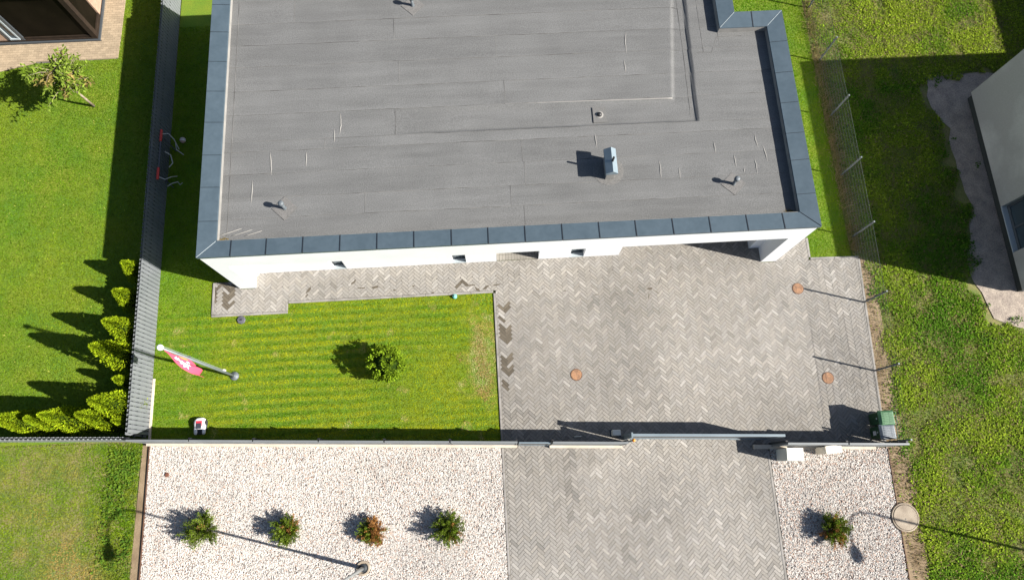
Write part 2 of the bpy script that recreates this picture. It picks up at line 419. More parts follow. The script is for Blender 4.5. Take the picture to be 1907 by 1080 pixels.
for i, q in pieces:
    if i in indiv: continue
    n = len(q); b = len(vv); zt = ZT + ((i * 7919) % 17 - 8) * 0.00018
    mx_, my_ = sum(p[0] for p in q) / n, sum(p[1] for p in q) / n
    vv += [(p[0], p[1], 0.006) for p in q] + [(p[0], p[1], zt) for p in q]
    ff.append(tuple(range(b + n, b + 2 * n))); ff += [(b + k, b + (k + 1) % n, b + n + (k + 1) % n, b + n + k) for k in range(n)]
    cc += [VAR[i]] * (2 * n)
me = bpy.data.meshes.new('pavers'); me.from_pydata(vv, [], ff); me.materials.append(M['paver']); col_attr(me, np.array(cc))
tag(link('pavers', me, paving), kind='stuff')

# kerb stones
def kerb_run(p0, p1, w=0.08, z1=0.042, L=0.8):
    a = Vector(p0); b = Vector(p1); d = b - a; n = max(1, round(d.length / L)); st = d.length / n
    ang = math.atan2(d.y, d.x)
    for k in range(n):
        m_ = MB((a.x, a.y), ang); m_.box(k * st + 0.004, (k + 1) * st - 0.004, -w / 2, w / 2, -0.02, z1)
        bevel(m_.build('kerb_stone', M['kerb'], paving), 0.008, 1)
for p0, p1 in (((0.07, FY(0) + 0.05), (0.07, 6.42)), ((0.03, 6.47), (-7.26, 6.47)), ((-7.31, 6.43), (-7.31, 6.16)), ((-7.27, 6.11), (-9.95, 6.11)), ((-9.91, 6.16), (-9.91, 7.33)),
               ((0.07, FY(0) - 0.16), (0.07, -4.6)), ((9.05, 0.40), (9.0, -4.6)), ((13.10, 0.42), (13.44, 7.0)), ((13.44, 7.06), (11.66, 7.10)), ((11.64, 7.15), (11.66, 7.9))):
    kerb_run(p0, p1)

# damp marks left on the paving
for k, (px, py, l, w, an) in enumerate(((575, 541, .30, .09, .9), (572, 551, .16, .07, .8), (659, 526, .26, .08, .8), (672, 537, .45, .04, .02), (700, 535, .30, .10, .1), (735, 541, .12, .05, 0), (770, 533, .10, .05, 0),
        (806, 546, .16, .08, .6), (875, 532, .5, .06, .05), (890, 540, .28, .10, -.7), (905, 536, .3, .09, .7), (925, 531, .35, .05, .1), (955, 525, .20, .03, .05), (1010, 538, .10, .03, 0), (1052, 542, .14, .03, 0), (1110, 549, .2, .03, .1),
        (1150, 549, .08, .05, 0), (1187, 541, .10, .03, .3), (1210, 538, .26, .10, .1), (1208, 552, .26, .04, 1.4), (1222, 544, .28, .03, -.7), (1228, 524, .3, .025, 1.0))):
    q = G(px, py); rr_ = random.Random(k); pol = []
    for i in range(12):
        a_ = 2 * math.pi * i / 12; f_ = rr_.uniform(.55, 1.1); pol.append((l * .5 * f_ * math.cos(a_), w * .6 * f_ * math.sin(a_), ZT + .0035))
    MB((q.x, q.y), an).add(pol, [tuple(range(12))]).build('damp_mark', M['wet'], paving)

# entrance floor: soldier course
vv = MB(); cols = []
for i in range(14):
    for j in range(5):
        x = 0.22 + i * 0.107; y = 7.63 + j * 0.21
        vv.box(x, x + 0.10, y, y + 0.2, 0.004, 0.036); k = 1 + 0.1 * rnd.uniform(-1, 1); cols += [(0.22 * k, 0.205 * k, 0.18 * k)] * 8
o = vv.build('entrance_pavers', M['paver'], paving); col_attr(o.data, np.array(cols)); tag(o, kind='stuff')

# neighbour's brick path
nbp = tag(MB().add([(p[0], p[1], 0.0) for p in NB_PATH1], [tuple(range(6))]).add([(p[0], p[1], 0.0) for p in NB_PATH2], [(0, 1, 2, 3)]).build('garden_path', M['joint_sand']),
          'beige brick path around the dark timber house', 'path', kind='structure')
vv = MB(); cols = []
for conv in (NB_PATH1[3:] + [(-30, 16.69)], NB_PATH2, [(-30, 16.30), (-18.63, 16.32), (-17.3, 16.62), (-17.3, 16.69), (-30, 16.69)]):
    for j in range(60):
        for i in range(140):
            x = -21 + i * 0.205 + (j % 2) * 0.1; y = 16.2 + j * 0.104
            if x > -13.8: continue
            q = clip([(x, y), (x + 0.197, y), (x + 0.197, y + 0.097), (x, y + 0.097)], conv)
            if q and area(q) > 0.002:
                vv.prism(q, 0.002, 0.03 + rnd.uniform(0, 0.004)); k = 1 + 0.13 * rnd.uniform(-1, 1); cols += [(0.30 * k, 0.235 * k, 0.16 * k)] * (2 * len(q))
o = vv.build('bricks', M['paver'], nbp); col_attr(o.data, np.array(cols)); tag(o, kind='stuff')

# ------------------------------------------------------------------ white house
house = thing('house', 'white flat-roofed house with dark blue-grey roof edge caps', 'house', (0.7, 7.05, 0))
def wall(name, *boxes, m='white_wall'):
    mb = MB()
    for b in boxes: mb.box(*b)
    return mb.build(name, M[m], house)
XL, XR, YF_, YR = -8.97, 10.38, 7.07, 7.61
WIN = [(-5.66, -5.18), (-1.38, -0.89), (2.86, 3.37)]
wall('wall', (XL, -8.42, YF_, YR, 0, 3.615))                      # left fin
wall('wall', (9.82, XR, YF_, YR, 0, 3.615))                       # right fin
wall('fascia', (-8.42, 9.82, YF_, 7.58, 2.57, 3.615))
wall('wall', (XL, -8.6, YR, 17.06, 0, 3.38))
xs = [-8.6]
piers = []
edges = sorted([w for w in WIN] + [(0.21, 1.73)])
x0 = -8.6
for a, b in edges:
    piers.append((x0, a, YR, 7.95, 0, 2.6)); x0 = b
piers.append((x0, 4.66, YR, 7.95, 0, 2.6))
for p in piers: wall('wall', p)
for a, b in WIN:
    wall('wall', (a, b, YR, 7.95, 2.25, 2.6)); wall('wall', (a, b, YR, 7.95, 0, 0.06))
    w = MB().box(a, b, 7.76, 7.82, 0.06, 0.12).box(a, b, 7.76, 7.82, 2.19, 2.25).box(a, a + 0.05, 7.76, 7.82, 0.12, 2.19).box(b - 0.05, b, 7.76, 7.82, 0.12, 2.19).build('window', M['frame'], house)
    MB().box(a + 0.05, b - 0.05, 7.78, 7.80, 0.12, 2.19).build('pane', M['glass'], w)
    MB().box(a, b, 7.60, 7.76, 0.06, 0.075).build('sill', M['frame_light'], w)
wall('wall', (0.21, 1.73, 8.7, 8.9, 0, 2.6), (0.01, 0.21, 7.95, 8.9, 0, 2.6), (1.73, 1.93, 7.95, 8.9, 0, 2.6))
d = MB().box(0.45, 1.45, 8.63, 8.70, 0.02, 2.15).build('door', M['door'], house)
MB().tube([(0.55, 8.60, 0.9), (0.55, 8.60, 1.3)], 0.015).build('handle', M['galv'], d)
wall('wall', (4.36, 4.66, 7.95, 11.2, 0, 2.6), (4.66, 9.45, 10.9, 11.2, 0, 2.6))
gd = MB().box(5.2, 8.8, 10.84, 10.90, 0.02, 2.2).build('garage_door', M['door'], house)
for k in range(4): MB().box(5.22, 8.78, 10.825, 10.84, 0.06 + k * 0.54, 0.06 + k * 0.54 + 0.5).build('panel', M['frame'], gd)
wall('wall', (9.45, XR, YR, 14.62, 0, 3.38))
wall('wall', (8.43, XR, 14.62, 14.90, 0, 3.38), (8.43, 8.74, 14.90, 17.06, 0, 3.38), (-8.6, 8.43, 16.8, 17.06, 0, 3.38))
wall('soffit', (-8.6, 9.45, 7.62, 14.60, 2.605, 2.65), m='soffit')
# parapet upstands
wall('parapet', (XL, -8.45, YR, 17.06, 3.38, 3.615))
wall('parapet', (9.86, XR, YR, 14.90, 3.38, 3.615))
wall('parapet', (8.43, 9.86, 14.38, 14.90, 3.38, 3.615), (8.22, 8.74, 14.90, 17.06, 3.38, 3.615), (8.22, 8.43, 14.38, 14.90, 3.38, 3.615))
wall('parapet', (-8.45, 8.22, 16.55, 17.06, 3.38, 3.615))
# membrane turned up on the inside of the parapet
wall('upstand', (-8.452, -8.43, 7.60, 16.5, 3.34, 3.612), m='upstand')
wall('upstand', (9.84, 9.862, 7.60, 14.36, 3.34, 3.612), m='upstand')
wall('upstand', (-8.43, 9.84, 7.578, 7.60, 3.34, 3.612), m='upstand')
wall('upstand', (8.20, 9.84, 14.358, 14.382, 3.34, 3.612), (8.198, 8.222, 14.382, 16.5, 3.34, 3.612), m='upstand')
# sheet-metal caps, panel by panel, mitred at the corners
ZC0, ZC1 = 3.618, 3.655
OX0, OX1, OY0 = -9.0, 10.42, 7.03
IX0, IX1, IY0 = -8.42, 9.83, 7.575
SX, SY = 8.78, 14.94           # step
JX, JY = 8.20, 14.36
def cap(poly):
    o = MB()
    n = len(poly); cx_ = sum(p[0] for p in poly) / n; cy_ = sum(p[1] for p in poly) / n
    def up(p):      # outer edge a little higher: caps drain to the roof
        de = max(IX0 - p[0] if p[1] < 17.5 else 0, p[0] - (IX1 if p[1] < JY + .01 or p[0] > 9.5 else 99), IY0 - p[1], 0)
        if p[1] >= JY - .001 and p[0] > JX - .001: de = min(max(p[0] - JX, 0), max(p[1] - JY, 0)) if p[0] < SX + .02 or p[1] > JY else 0
        if p[1] >= JY - .001 and p[0] > SX + .02 and p[0] < 9.7: de = p[1] - JY
        if p[0] > 9.7 and p[1] > JY - .001: de = p[1] - JY
        return ZC1 + 0.09 * min(de, .6)
    o.add([(p[0], p[1], ZC0 - 0.03) for p in poly] + [(p[0], p[1], up(p)) for p in poly],
          [tuple(range(n - 1, -1, -1)), tuple(range(n, 2 * n))] + [(i, (i + 1) % n, n + (i + 1) % n, n + i) for i in range(n)])
    q = o.build('cap_panel', M['cap'], house); bevel(q, 0.006, 1); return q
g_ = 0.010
def seam_y(x, y0, y1):   # dark joint and folded seam across a front panel
    za, zb = (ZC1 + .052, ZC1) if y0 < 10 else (ZC1, ZC1 + .052)
    w_ = .014
    MB().hexa([(x - w_, y0 + .003, ZC0 - .02), (x + w_, y0 + .003, ZC0 - .02), (x + w_, y1 - .003, ZC0 - .02), (x - w_, y1 - .003, ZC0 - .02)], [(x - w_, y0 + .003, za + .010), (x + w_, y0 + .003, za + .010), (x + w_, y1 - .003, zb + .010), (x - w_, y1 - .003, zb + .010)]).build('cap_seam', M['seam'], house)
def seam_x(y, x0, x1):
    za, zb = (ZC1 + .052, ZC1) if x0 < 0 else (ZC1, ZC1 + .052)
    w_ = .006
    MB().hexa([(x0 + .003, y - w_, ZC0 - .02), (x1 - .003, y - w_, ZC0 - .02), (x1 - .003, y + w_, ZC0 - .02), (x0 + .003, y + w_, ZC0 - .02)], [(x0 + .003, y - w_, za + .003), (x1 - .003, y - w_, zb + .003), (x1 - .003, y + w_, zb + .003), (x0 + .003, y + w_, za + .003)]).build('cap_seam', M['seam'], house)
cj = [-7.96, -6.88, -5.76, -4.62, -3.48, -2.34, -1.18, -0.04, 1.11, 2.27, 3.43, 4.58, 5.75, 6.92, 8.10, 9.26]
cap([(OX0 + g_, OY0), (cj[0] - g_, OY0), (cj[0] - g_, IY0), (IX0 + g_, IY0)])
for a, b in zip(cj, cj[1:]): cap([(a + g_, OY0), (b - g_, OY0), (b - g_, IY0), (a + g_, IY0)])
cap([(cj[-1] + g_, OY0), (OX1 - g_, OY0), (IX1 - g_, IY0), (cj[-1] + g_, IY0)])
for x in cj: seam_y(x, OY0, IY0)
lj = [8.22, 9.36, 10.47, 11.63, 12.76, 13.87, 15.0, 16.07]
cap([(OX0, OY0 + g_), (IX0, IY0 + g_), (IX0, lj[0] - 0.004), (OX0, lj[0] - 0.004)])
for a, b in zip(lj, lj[1:] + [17.08]): cap([(OX0, a + 0.004), (IX0, a + 0.004), (IX0, b - 0.004), (OX0, b - 0.004)])
for y in lj: seam_x(y, OX0, IX0)
rj = [8.17, 9.35, 10.31, 11.42, 12.55, 13.73]
cap([(IX1, IY0 + g_), (OX1, OY0 + g_), (OX1, rj[0] - 0.004), (IX1, rj[0] - 0.004)])
for a, b in zip(rj, rj[1:]): cap([(IX1, a + 0.004), (OX1, a + 0.004), (OX1, b - 0.004), (IX1, b - 0.004)])
cap([(IX1, rj[-1] + 0.004), (OX1, rj[-1] + 0.004), (OX1, SY - g_), (IX1, JY - g_)])
for y in rj: seam_x(y, IX1, OX1)
xm = 9.36
cap([(JX + g_, JY), (xm - g_, JY), (xm - g_, SY), (SX + g_, SY)])
cap([(xm + g_, JY), (IX1 - g_, JY), (OX1 - g_, SY), (xm + g_, SY)])
seam_y(xm, JY, SY)
cap([(JX, JY + g_), (SX, SY + g_), (SX, 17.08), (JX, 17.08)])
cap([(IX0 + 0.01, 16.5), (JX - 0.01, 16.5), (JX - 0.01, 17.08), (IX0 + 0.01, 17.08)])
# corner fold lips
def lip(a, b):
    a = Vector((*a, ZC1 + .052)); b = Vector((*b, ZC1 + .002))
    MB().tube([a, b], 0.008, 6).build('cap_fold', M['frame_light'], house)
lip((OX0 + .02, OY0 + .02), (IX0 - .02, IY0 - .02)); lip((OX1 - .02, SY - .02), (IX1 + .02, JY + .02)); lip((SX - .02, SY - .02), (JX + .02, JY + .02))
MB().tube([(OX1 - .02, OY0 + .02, ZC1 + .052), (IX1 + .02, IY0 - .02, ZC1)], 0.014, 6).build('cap_fold', M['seam'], house)

# roof membrane: felt strips, laid over the slab with a shallow gutter
def smooth(a, b, x):
    t = np.clip((x - a) / (b - a), 0, 1); return t * t * (3 - 2 * t)
def roof_z(x, y):
    xi = 6.33 + (y - 11.88) * 0.11; xo = 7.11 + (y - 11.04) * 0.03
    fade = smooth(-4.5, 1.0, x)
    vert = smooth(xi, xi + 0.07, x) * (1 - smooth(xo - 0.05, xo, x)) * smooth(11.04, 11.09, y)
    hor = smooth(11.05, 11.10, y) * (1 - smooth(11.86, 11.95, y)) * (1 - smooth(xo - 0.05, xo, x)) * fade
    dep = np.maximum(vert, hor) * 0.075
    return 3.40 - dep + 0.010 * (vnoise(x, y, 1.1, 21, 2) - 0.5)
seams = [7.60, 8.35, 9.05, 9.87, 10.66, 11.03, 11.99, 12.86, 13.78, 14.61, 15.45, 16.35, 16.56]
laps = [[1.15], [0.75, -3.9], [1.25], [1.2], [-5.2], [-2.9], [0.75], [-2.75], [0.55, 8.2], [-2.9], [-6.3], [2.2]]
slab = wall('roof_slab', (-8.6, 9.45, 7.62, 14.60, 2.66, 3.30), (-8.6, 8.43, 14.60, 16.8, 2.66, 3.30), (-8.45, 9.86, 7.58, 8.0, 3.302, 3.33), m='upstand')
for si in range(len(seams) - 1):
    y0, y1 = seams[si], seams[si + 1]
    xe = 9.84 if y1 < 14.5 else (9.84 if y0 < 14.3 else 8.20)
    segs = [-8.43] + sorted(l for l in laps[si] if l < xe - 0.5) + [xe]
    for k in range(len(segs) - 1):
        xa, xb = segs[k], segs[k + 1]
        yy1 = min(y1, 14.36) if xb > 9 and y1 > 14.36 else y1
        nx = max(2, int((xb - xa) / 0.055)); ny = max(2, int((yy1 - y0) / 0.045))
        X, Y = np.meshgrid(np.linspace(xa, xb, nx + 1), np.linspace(y0, yy1, ny + 1), indexing='ij')
        Z = roof_z(X, Y) + 0.004 * (yy1 - Y) / (yy1 - y0) + 0.003 * (X - xa) / (xb - xa)
        ids = np.arange((nx + 1) * (ny + 1)).reshape(nx + 1, ny + 1)
        f = np.stack([ids[:-1, :-1], ids[1:, :-1], ids[1:, 1:], ids[:-1, 1:]], -1).reshape(-1, 4)
        t = 0.118 * (1 + rnd.uniform(-0.035, 0.035)) * (1 + 0.12 * (yy1 - 11.5) / 5 * -1 * 0 ) 
        nz_ = .45 * vnoise(X.ravel(), Y.ravel(), 0.9, 40 + si, 3) + .55 * vnoise(X.ravel() * .09, Y.ravel(), 0.16, 60 + si, 3)
        lapb = np.exp(-((Y.ravel() - y0) / 0.05) ** 2) * 0.06
        v = t * (0.76 + 0.48 * nz_ + lapb)
        np_mesh('membrane_strip', np.stack([X.ravel(), Y.ravel(), Z.ravel()], 1), f, np.stack([v, v * 1.005, v * 1.0], 1), M['membrane'], house, WORLD_LOC[house.name])
        # welded edge: bitumen bead along lower edge and at the lap
        if si > 0 and y0 < 16:
            pts = [(x, y0 + rnd.uniform(-.006, .006), float(roof_z(np.array([x]), np.array([y0]))[0]) + 0.004) for x in np.linspace(xa, xb, max(2, int((xb - xa) / 0.25)))]
            MB().tube(pts, [rnd.choice((0.003, 0.005, 0.007, 0.010)) for _ in pts], 5).build('seam_bead', M['bitumen'], house)
        if k > 0:
            pts = [(xa + rnd.uniform(-.004, .004), y, float(roof_z(np.array([xa]), np.array([y]))[0]) + 0.004) for y in np.linspace(y0, yy1, 5)]
            MB().tube(pts, 0.007, 5).build('seam_bead', M['bitumen'], house)
# long seams beside the gutter
for pts2 in ([(6.95, 16.4), (6.95, 14), (6.9, 11.3)], [(9.0, 14.2), (8.15, 14.2), (7.9, 13.6), (7.4, 13.62)], [(7.62, 16.3), (7.62, 13.62)], [(-8.2, 16.3), (-8.2, 7.8)]):
    pts = []
    for a, b in zip(pts2, pts2[1:]):
        for k in range(8):
            x = a[0] + (b[0] - a[0]) * k / 7; y = a[1] + (b[1] - a[1]) * k / 7
            pts.append((x, y, float(roof_z(np.array([x]), np.array([y]))[0]) + 0.005))
    MB().tube(pts, 0.008, 5).build('seam_bead', M['bitumen'], house)
# wrinkles in the felt
for pl in ([(634, 212), (635, 235), (632, 252)], [(622, 240), (623, 265)], [(503, 284), (505, 305), (505, 326)], [(570, 283), (570, 310)], [(470, 336), (468, 378)], [(1108, 249), (1111, 275)],
           [(1227, 298), (1230, 318), (1231, 332)], [(1265, 312), (1266, 334)], [(1328, 262), (1333, 286)], [(1366, 288), (1371, 312)], [(1405, 248), (1407, 262), (1412, 275)],
           [(1419, 270), (1425, 285), (1429, 300)], [(1404, 293), (1408, 308), (1410, 325)], [(1385, 312), (1385, 323)], [(1165, 60), (1164, 80), (1167, 100)], [(1162, 112), (1165, 135)],
           [(406, 440), (450, 426)], [(430, 440), (470, 428)], [(455, 440), (488, 430)]):
    pts = []
    for p in pl:
        q = G(*p, 3.40); q.z = float(roof_z(np.array([q.x]), np.array([q.y]))[0]) + 0.002; pts.append(q)
    full_ = []
    for a, b in zip(pts, pts[1:]):
        for k in range(4): full_.append(a.lerp(b, k / 4) + Vector((rnd.uniform(-.008, .008), 0, 0)))
    full_.append(pts[-1]); n_ = len(full_)
    MB().tube(full_, [0.006 + 0.016 * math.sin(math.pi * i / (n_ - 1)) for i in range(n_)], 6).build('membrane_wrinkle', M['upstand'], house, True)

MB().tube([(x_, 11.93 + (6.3 - x_) * .012, float(roof_z(np.array([x_]), np.array([11.95]))[0]) - .004) for x_ in np.linspace(6.35, -3.2, 40)], [0.022 - .018 * i / 39 for i in range(40)], 6).build('gutter_edge_highlight', M['upstand'], house, True)  # pale bead added to draw the sunlit line of the inner gutter edge
# roof fittings
def vent(px, py, h=0.46):
    b = G(px, py, 3.405); z = b.z
    o = MB().lathe(b.x, b.y, [(0.085, z), (0.06, z + 0.03), (0.052, z + 0.06), (0.050, z + h - 0.12)], 16).build('vent_pipe', M['galv'], house, True)
    MB().lathe(b.x, b.y, [(0.07, z + h - 0.14), (0.088, z + h - 0.12), (0.088, z + h - 0.03), (0.06, z + h), (0.02, z + h + 0.008)], 18).build('vent_cap', M['galv'], o, True)
    r_ = 0.40
    m_ = MB(); m_.add([(b.x - r_, b.y, z + 0.012), (b.x, b.y - r_, z + 0.012), (b.x + r_, b.y, z + 0.012), (b.x, b.y + r_, z + 0.012),
                       (b.x - r_, b.y, z - 0.01), (b.x, b.y - r_, z - 0.01), (b.x + r_, b.y, z - 0.01), (b.x, b.y + r_, z - 0.01)],
                      [(0, 1, 2, 3), (4, 5, 1, 0), (5, 6, 2, 1), (6, 7, 3, 2), (7, 4, 0, 3)])
    fl = m_.build('flashing', M['membrane'], o); v = 0.135; col_attr(fl.data, np.tile(np.array((v, v * .97, v * .94)), (8, 1)))
    MB().tube([(b.x - r_, b.y, z + .008), (b.x, b.y - r_, z + .008), (b.x + r_, b.y, z + .008)], 0.009, 5).build('seam_bead', M['bitumen'], o)
vent(530, 388); vent(1365.5, 342.7); vent(768.4, 11)
# chimney with gabled metal cap
cx, cy, z = 3.95, 9.46, 3.40
ch = MB().box(cx - 0.13, cx + 0.13, cy - 0.36, cy + 0.34, z - 0.02, z + 0.50).build('chimney', M['upstand'], house)
e0, e1, rz = z + 0.52, z + 0.60, z + 0.74
m_ = MB().hexa([(cx - .19, cy - .43, e0), (cx + .19, cy - .43, e0), (cx + .19, cy + .42, e0), (cx - .19, cy + .42, e0)], [(cx - .19, cy - .43, e1), (cx + .19, cy - .43, e1), (cx + .19, cy + .42, e1), (cx - .19, cy + .42, e1)])
m_.add([(cx - .19, cy - .43, e1), (cx + .19, cy - .43, e1), (cx + .02, cy - .43, rz), (cx - .19, cy + .42, e1), (cx + .19, cy + .42, e1), (cx + .02, cy + .42, rz)], [(0, 1, 2), (5, 4, 3), (0, 2, 5, 3), (1, 4, 5, 2)])
m_.build('chimney_cap', M['chimney'], ch)
MB().tube([(cx + .03, cy - .06, z + .55), (cx + .03, cy - .06, z + .98)], 0.035, 12).build('flue', M['black'], ch)
m_ = MB().lathe(cx, cy - 0.06, [(0.52, z - 0.01), (0.50, z + 0.010), (0.05, z + 0.014)], 14)
fl = m_.build('flashing', M['membrane'], ch); col_attr(fl.data, np.tile(np.array((.125, .122, .118)), (len(fl.data.vertices), 1)))
# roof drain
dx, dy = 3.86, 11.45; z = 3.352
pt = MB().box(dx - 0.22, dx + 0.22, dy - 0.28, dy + 0.28, z - .01, z + 0.014).build('drain_flashing', M['membrane'], house); col_attr(pt.data, np.tile(np.array((.125, .123, .12)), (8, 1)))
MB().lathe(dx, dy, [(0.13, z + 0.016), (0.10, z + 0.03), (0.08, z + 0.03)], 18).build('drain_ring', M['upstand'], pt)
MB().lathe(dx - .01, dy, [(0.085, z + 0.017), (0.085, z + 0.05), (0.05, z + 0.09), (0.01, z + 0.10)], 14).build('leaf_guard', M['black'], pt, True)

# ------------------------------------------------------------------ neighbours' houses
nb = thing('neighbour_house', 'grey plastered house with black base and dark window at right edge', 'house', (18.9, 9.4, 0))
def npart(name, m, *boxes, parent=None):
    mb = MB()
    for b in boxes: mb.box(*b)
    return mb.build(name, M[m], parent or nb)
npart('plinth', 'nb_plinth', (19.0, 29, 5.45, 13.3, 0, 0.35))
npart('wall', 'nb_wall', (18.92, 29, 8.60, 13.36, 0.35, 4.5))
npart('wall', 'nb_wall', (18.92, 29, 5.38, 6.83, 0.35, 4.5))
npart('wall', 'nb_wall', (18.92, 29, 6.83, 8.60, 2.7, 4.5), (19.3, 29, 6.83, 8.60, 0.35, 2.7))
npart('wall', 'nb_wall', (27.2, 34, 13.36, 26, 0, 4.5))
w = npart('window', 'frame', (19.08, 19.16, 6.83, 6.91, 0.45, 2.7), (19.08, 19.16, 8.52, 8.60, 0.45, 2.7), (19.08, 19.16, 6.91, 8.52, 0.45, 0.55), (19.08, 19.16, 6.91, 8.52, 2.62, 2.7), (19.08, 19.16, 7.68, 7.75, 0.55, 2.62))
npart('pane', 'glass', (19.11, 19.13, 6.91, 7.68, 0.55, 2.62), parent=w); npart('pane', 'glass', (19.11, 19.13, 7.75, 8.52, 0.55, 2.62), parent=w)
npart('sill', 'frame_light', (18.88, 19.08, 6.83, 8.60, 0.40, 0.44), parent=w)
npart('roof', 'upstand', (18.85, 34, 5.3, 13.44, 4.5, 4.6), (27.15, 34, 13.44, 26.1, 4.5, 4.6))

th = thing('timber_house', 'dark brown glazed timber house corner at top left', 'house', (-16.5, 18.5, 0))
def tpart(name, m, *boxes, parent=None):
    mb = MB()
    for b in boxes: mb.box(*b)
    return mb.build(name, M[m], parent or th)
tpart('plinth', 'frame', (-30, -14.88, 17.50, 24, 0, 0.10))
tpart('deck', 'brown_post', (-30, -14.95, 17.56, 24, 0.10, 0.16))
tpart('post', 'brown_post', (-15.14, -14.94, 17.57, 17.77, 0.16, 2.9))
tpart('glass_wall', 'glass_brown', (-17.72, -15.14, 17.64, 17.68, 0.16, 2.9))
tpart('glass_wall', 'glass_brown', (-15.05, -15.01, 17.77, 18.62, 0.16, 2.9))
tpart('rail', 'brown_post', (-17.72, -15.14, 17.60, 17.64, 0.16, 0.28), (-15.01, -14.96, 17.77, 18.62, 0.16, 0.28))
for k in range(16): tpart('board', 'timber', (-15.03, -14.95 + (k % 2) * 0.004, 18.62, 24, 0.16 + k * 0.165, 0.315 + k * 0.165))
for k in range(7): tpart('board', 'timber', (-30, -18.35, 17.60, 17.66 + (k % 2) * 0.004, 0.16 + k * 0.38, 0.52 + k * 0.38))
tpart('roof', 'frame', (-30, -14.8, 17.4, 25, 2.9, 3.1))
d = tpart('door', 'frame', (-18.35, -18.22, 17.58, 17.68, 0.16, 2.6), (-17.85, -17.72, 17.58, 17.68, 0.16, 2.6), (-18.22, -17.85, 17.60, 17.68, 0.16, 0.30), (-18.22, -17.85, 17.60, 17.68, 2.45, 2.6))
tpart('pane', 'glass', (-18.22, -17.85, 17.62, 17.65, 0.30, 2.45), parent=d)
tpart('door_trim', 'frame_light', (-18.22, -18.16, 17.56, 17.60, 0.30, 2.45), (-17.91, -17.85, 17.56, 17.60, 0.30, 2.45), (-18.22, -17.85, 17.54, 17.60, 0.24, 0.30), parent=d)

# ------------------------------------------------------------------ picket fences
def picket_mesh(w, h, d, m):
    prof = [(-w / 2, 0), (-w / 2 + 0.012, d), (-w / 6, d * 0.6), (w / 6, d * 0.6), (w / 2 - 0.012, d), (w / 2, 0)]
    mb = MB(); rings = []
    for zz, s_ in ((0.06, 1), (h - 0.035, 1), (h - 0.012, 0.86), (h, 0.55)):
        rings.append([(x * s_, y, zz) for x, y in prof] + [(x * s_, y - 0.004, zz) for x, y in reversed(prof)])
    mb.loft(rings); return mb.mesh('picket', m)
def picket_fence(label, p0, p1, h, side, pitch=0.145):
    a = Vector(p0); b = Vector(p1); d = (b - a); L = d.length; d.normalize(); ang = math.atan2(d.y, d.x)
    t = thing('picket_fence', label, 'fence', ((a.x + b.x) / 2, (a.y + b.y) / 2, 0), 'grey picket fence runs')
    nrm = Vector((-d.y, d.x)) * side
    def pk(w):
        me = picket_mesh(w, h, 0.02, M['fence'])
        R = Matrix.Rotation(ang + (0 if side > 0 else math.pi), 4, 'Z'); me.transform(R); return me
    me = pk(0.130); me2 = pk(0.118); me2.transform(Matrix.Rotation(math.pi, 4, 'Z'))
    n = int(L / pitch)
    for k in range(n):
        p = a + d * (k + 0.5) * pitch + nrm * 0.024; link('picket', me, t, (p.x, p.y, 0))
        p = a + d * (k + 1.0) * pitch - nrm * 0.024; link('picket', me2, t, (p.x, p.y, -0.01))
    for zz in (0.35, h * 0.62):
        MB((a.x, a.y), ang).box(0, L, -0.02, 0.02, zz, zz + 0.04).build('rail', M['fence_dark'], t)
    for k in range(int(L / 2.5) + 1):
        MB((a.x, a.y), ang).box(k * 2.5 - 0.03, k * 2.5 + 0.03, -0.018, 0.018, 0, h - 0.08).build('post', M['fence_dark'], t)
    # screw heads
    sc = MB((a.x, a.y), ang)
    for k in range(n):
        for zz in (h * 0.62 + 0.02, h * 0.9):
            x = (k + 1.0) * pitch; sc.box(x - 0.012, x + 0.012, side * 0.044 - 0.006, side * 0.044 + 0.006, zz - 0.03, zz + 0.03)
    tag(sc.build('screws', M['fence_dark'], t), kind='stuff')
    return t
pf = picket_fence('long grey picket fence between the two lawns, left of the house', (-11.90, 20.5), (-11.84, 1.98), 1.42, 1)
MB().box(-11.80, -11.74, 1.9, 4.0, 0, 0.07).build('plinth', M['plinth'], pf)
picket_fence('short grey picket fence run behind the thujas at the left edge', (-17.2, 2.215), (-11.95, 1.93), 1.42, -1)

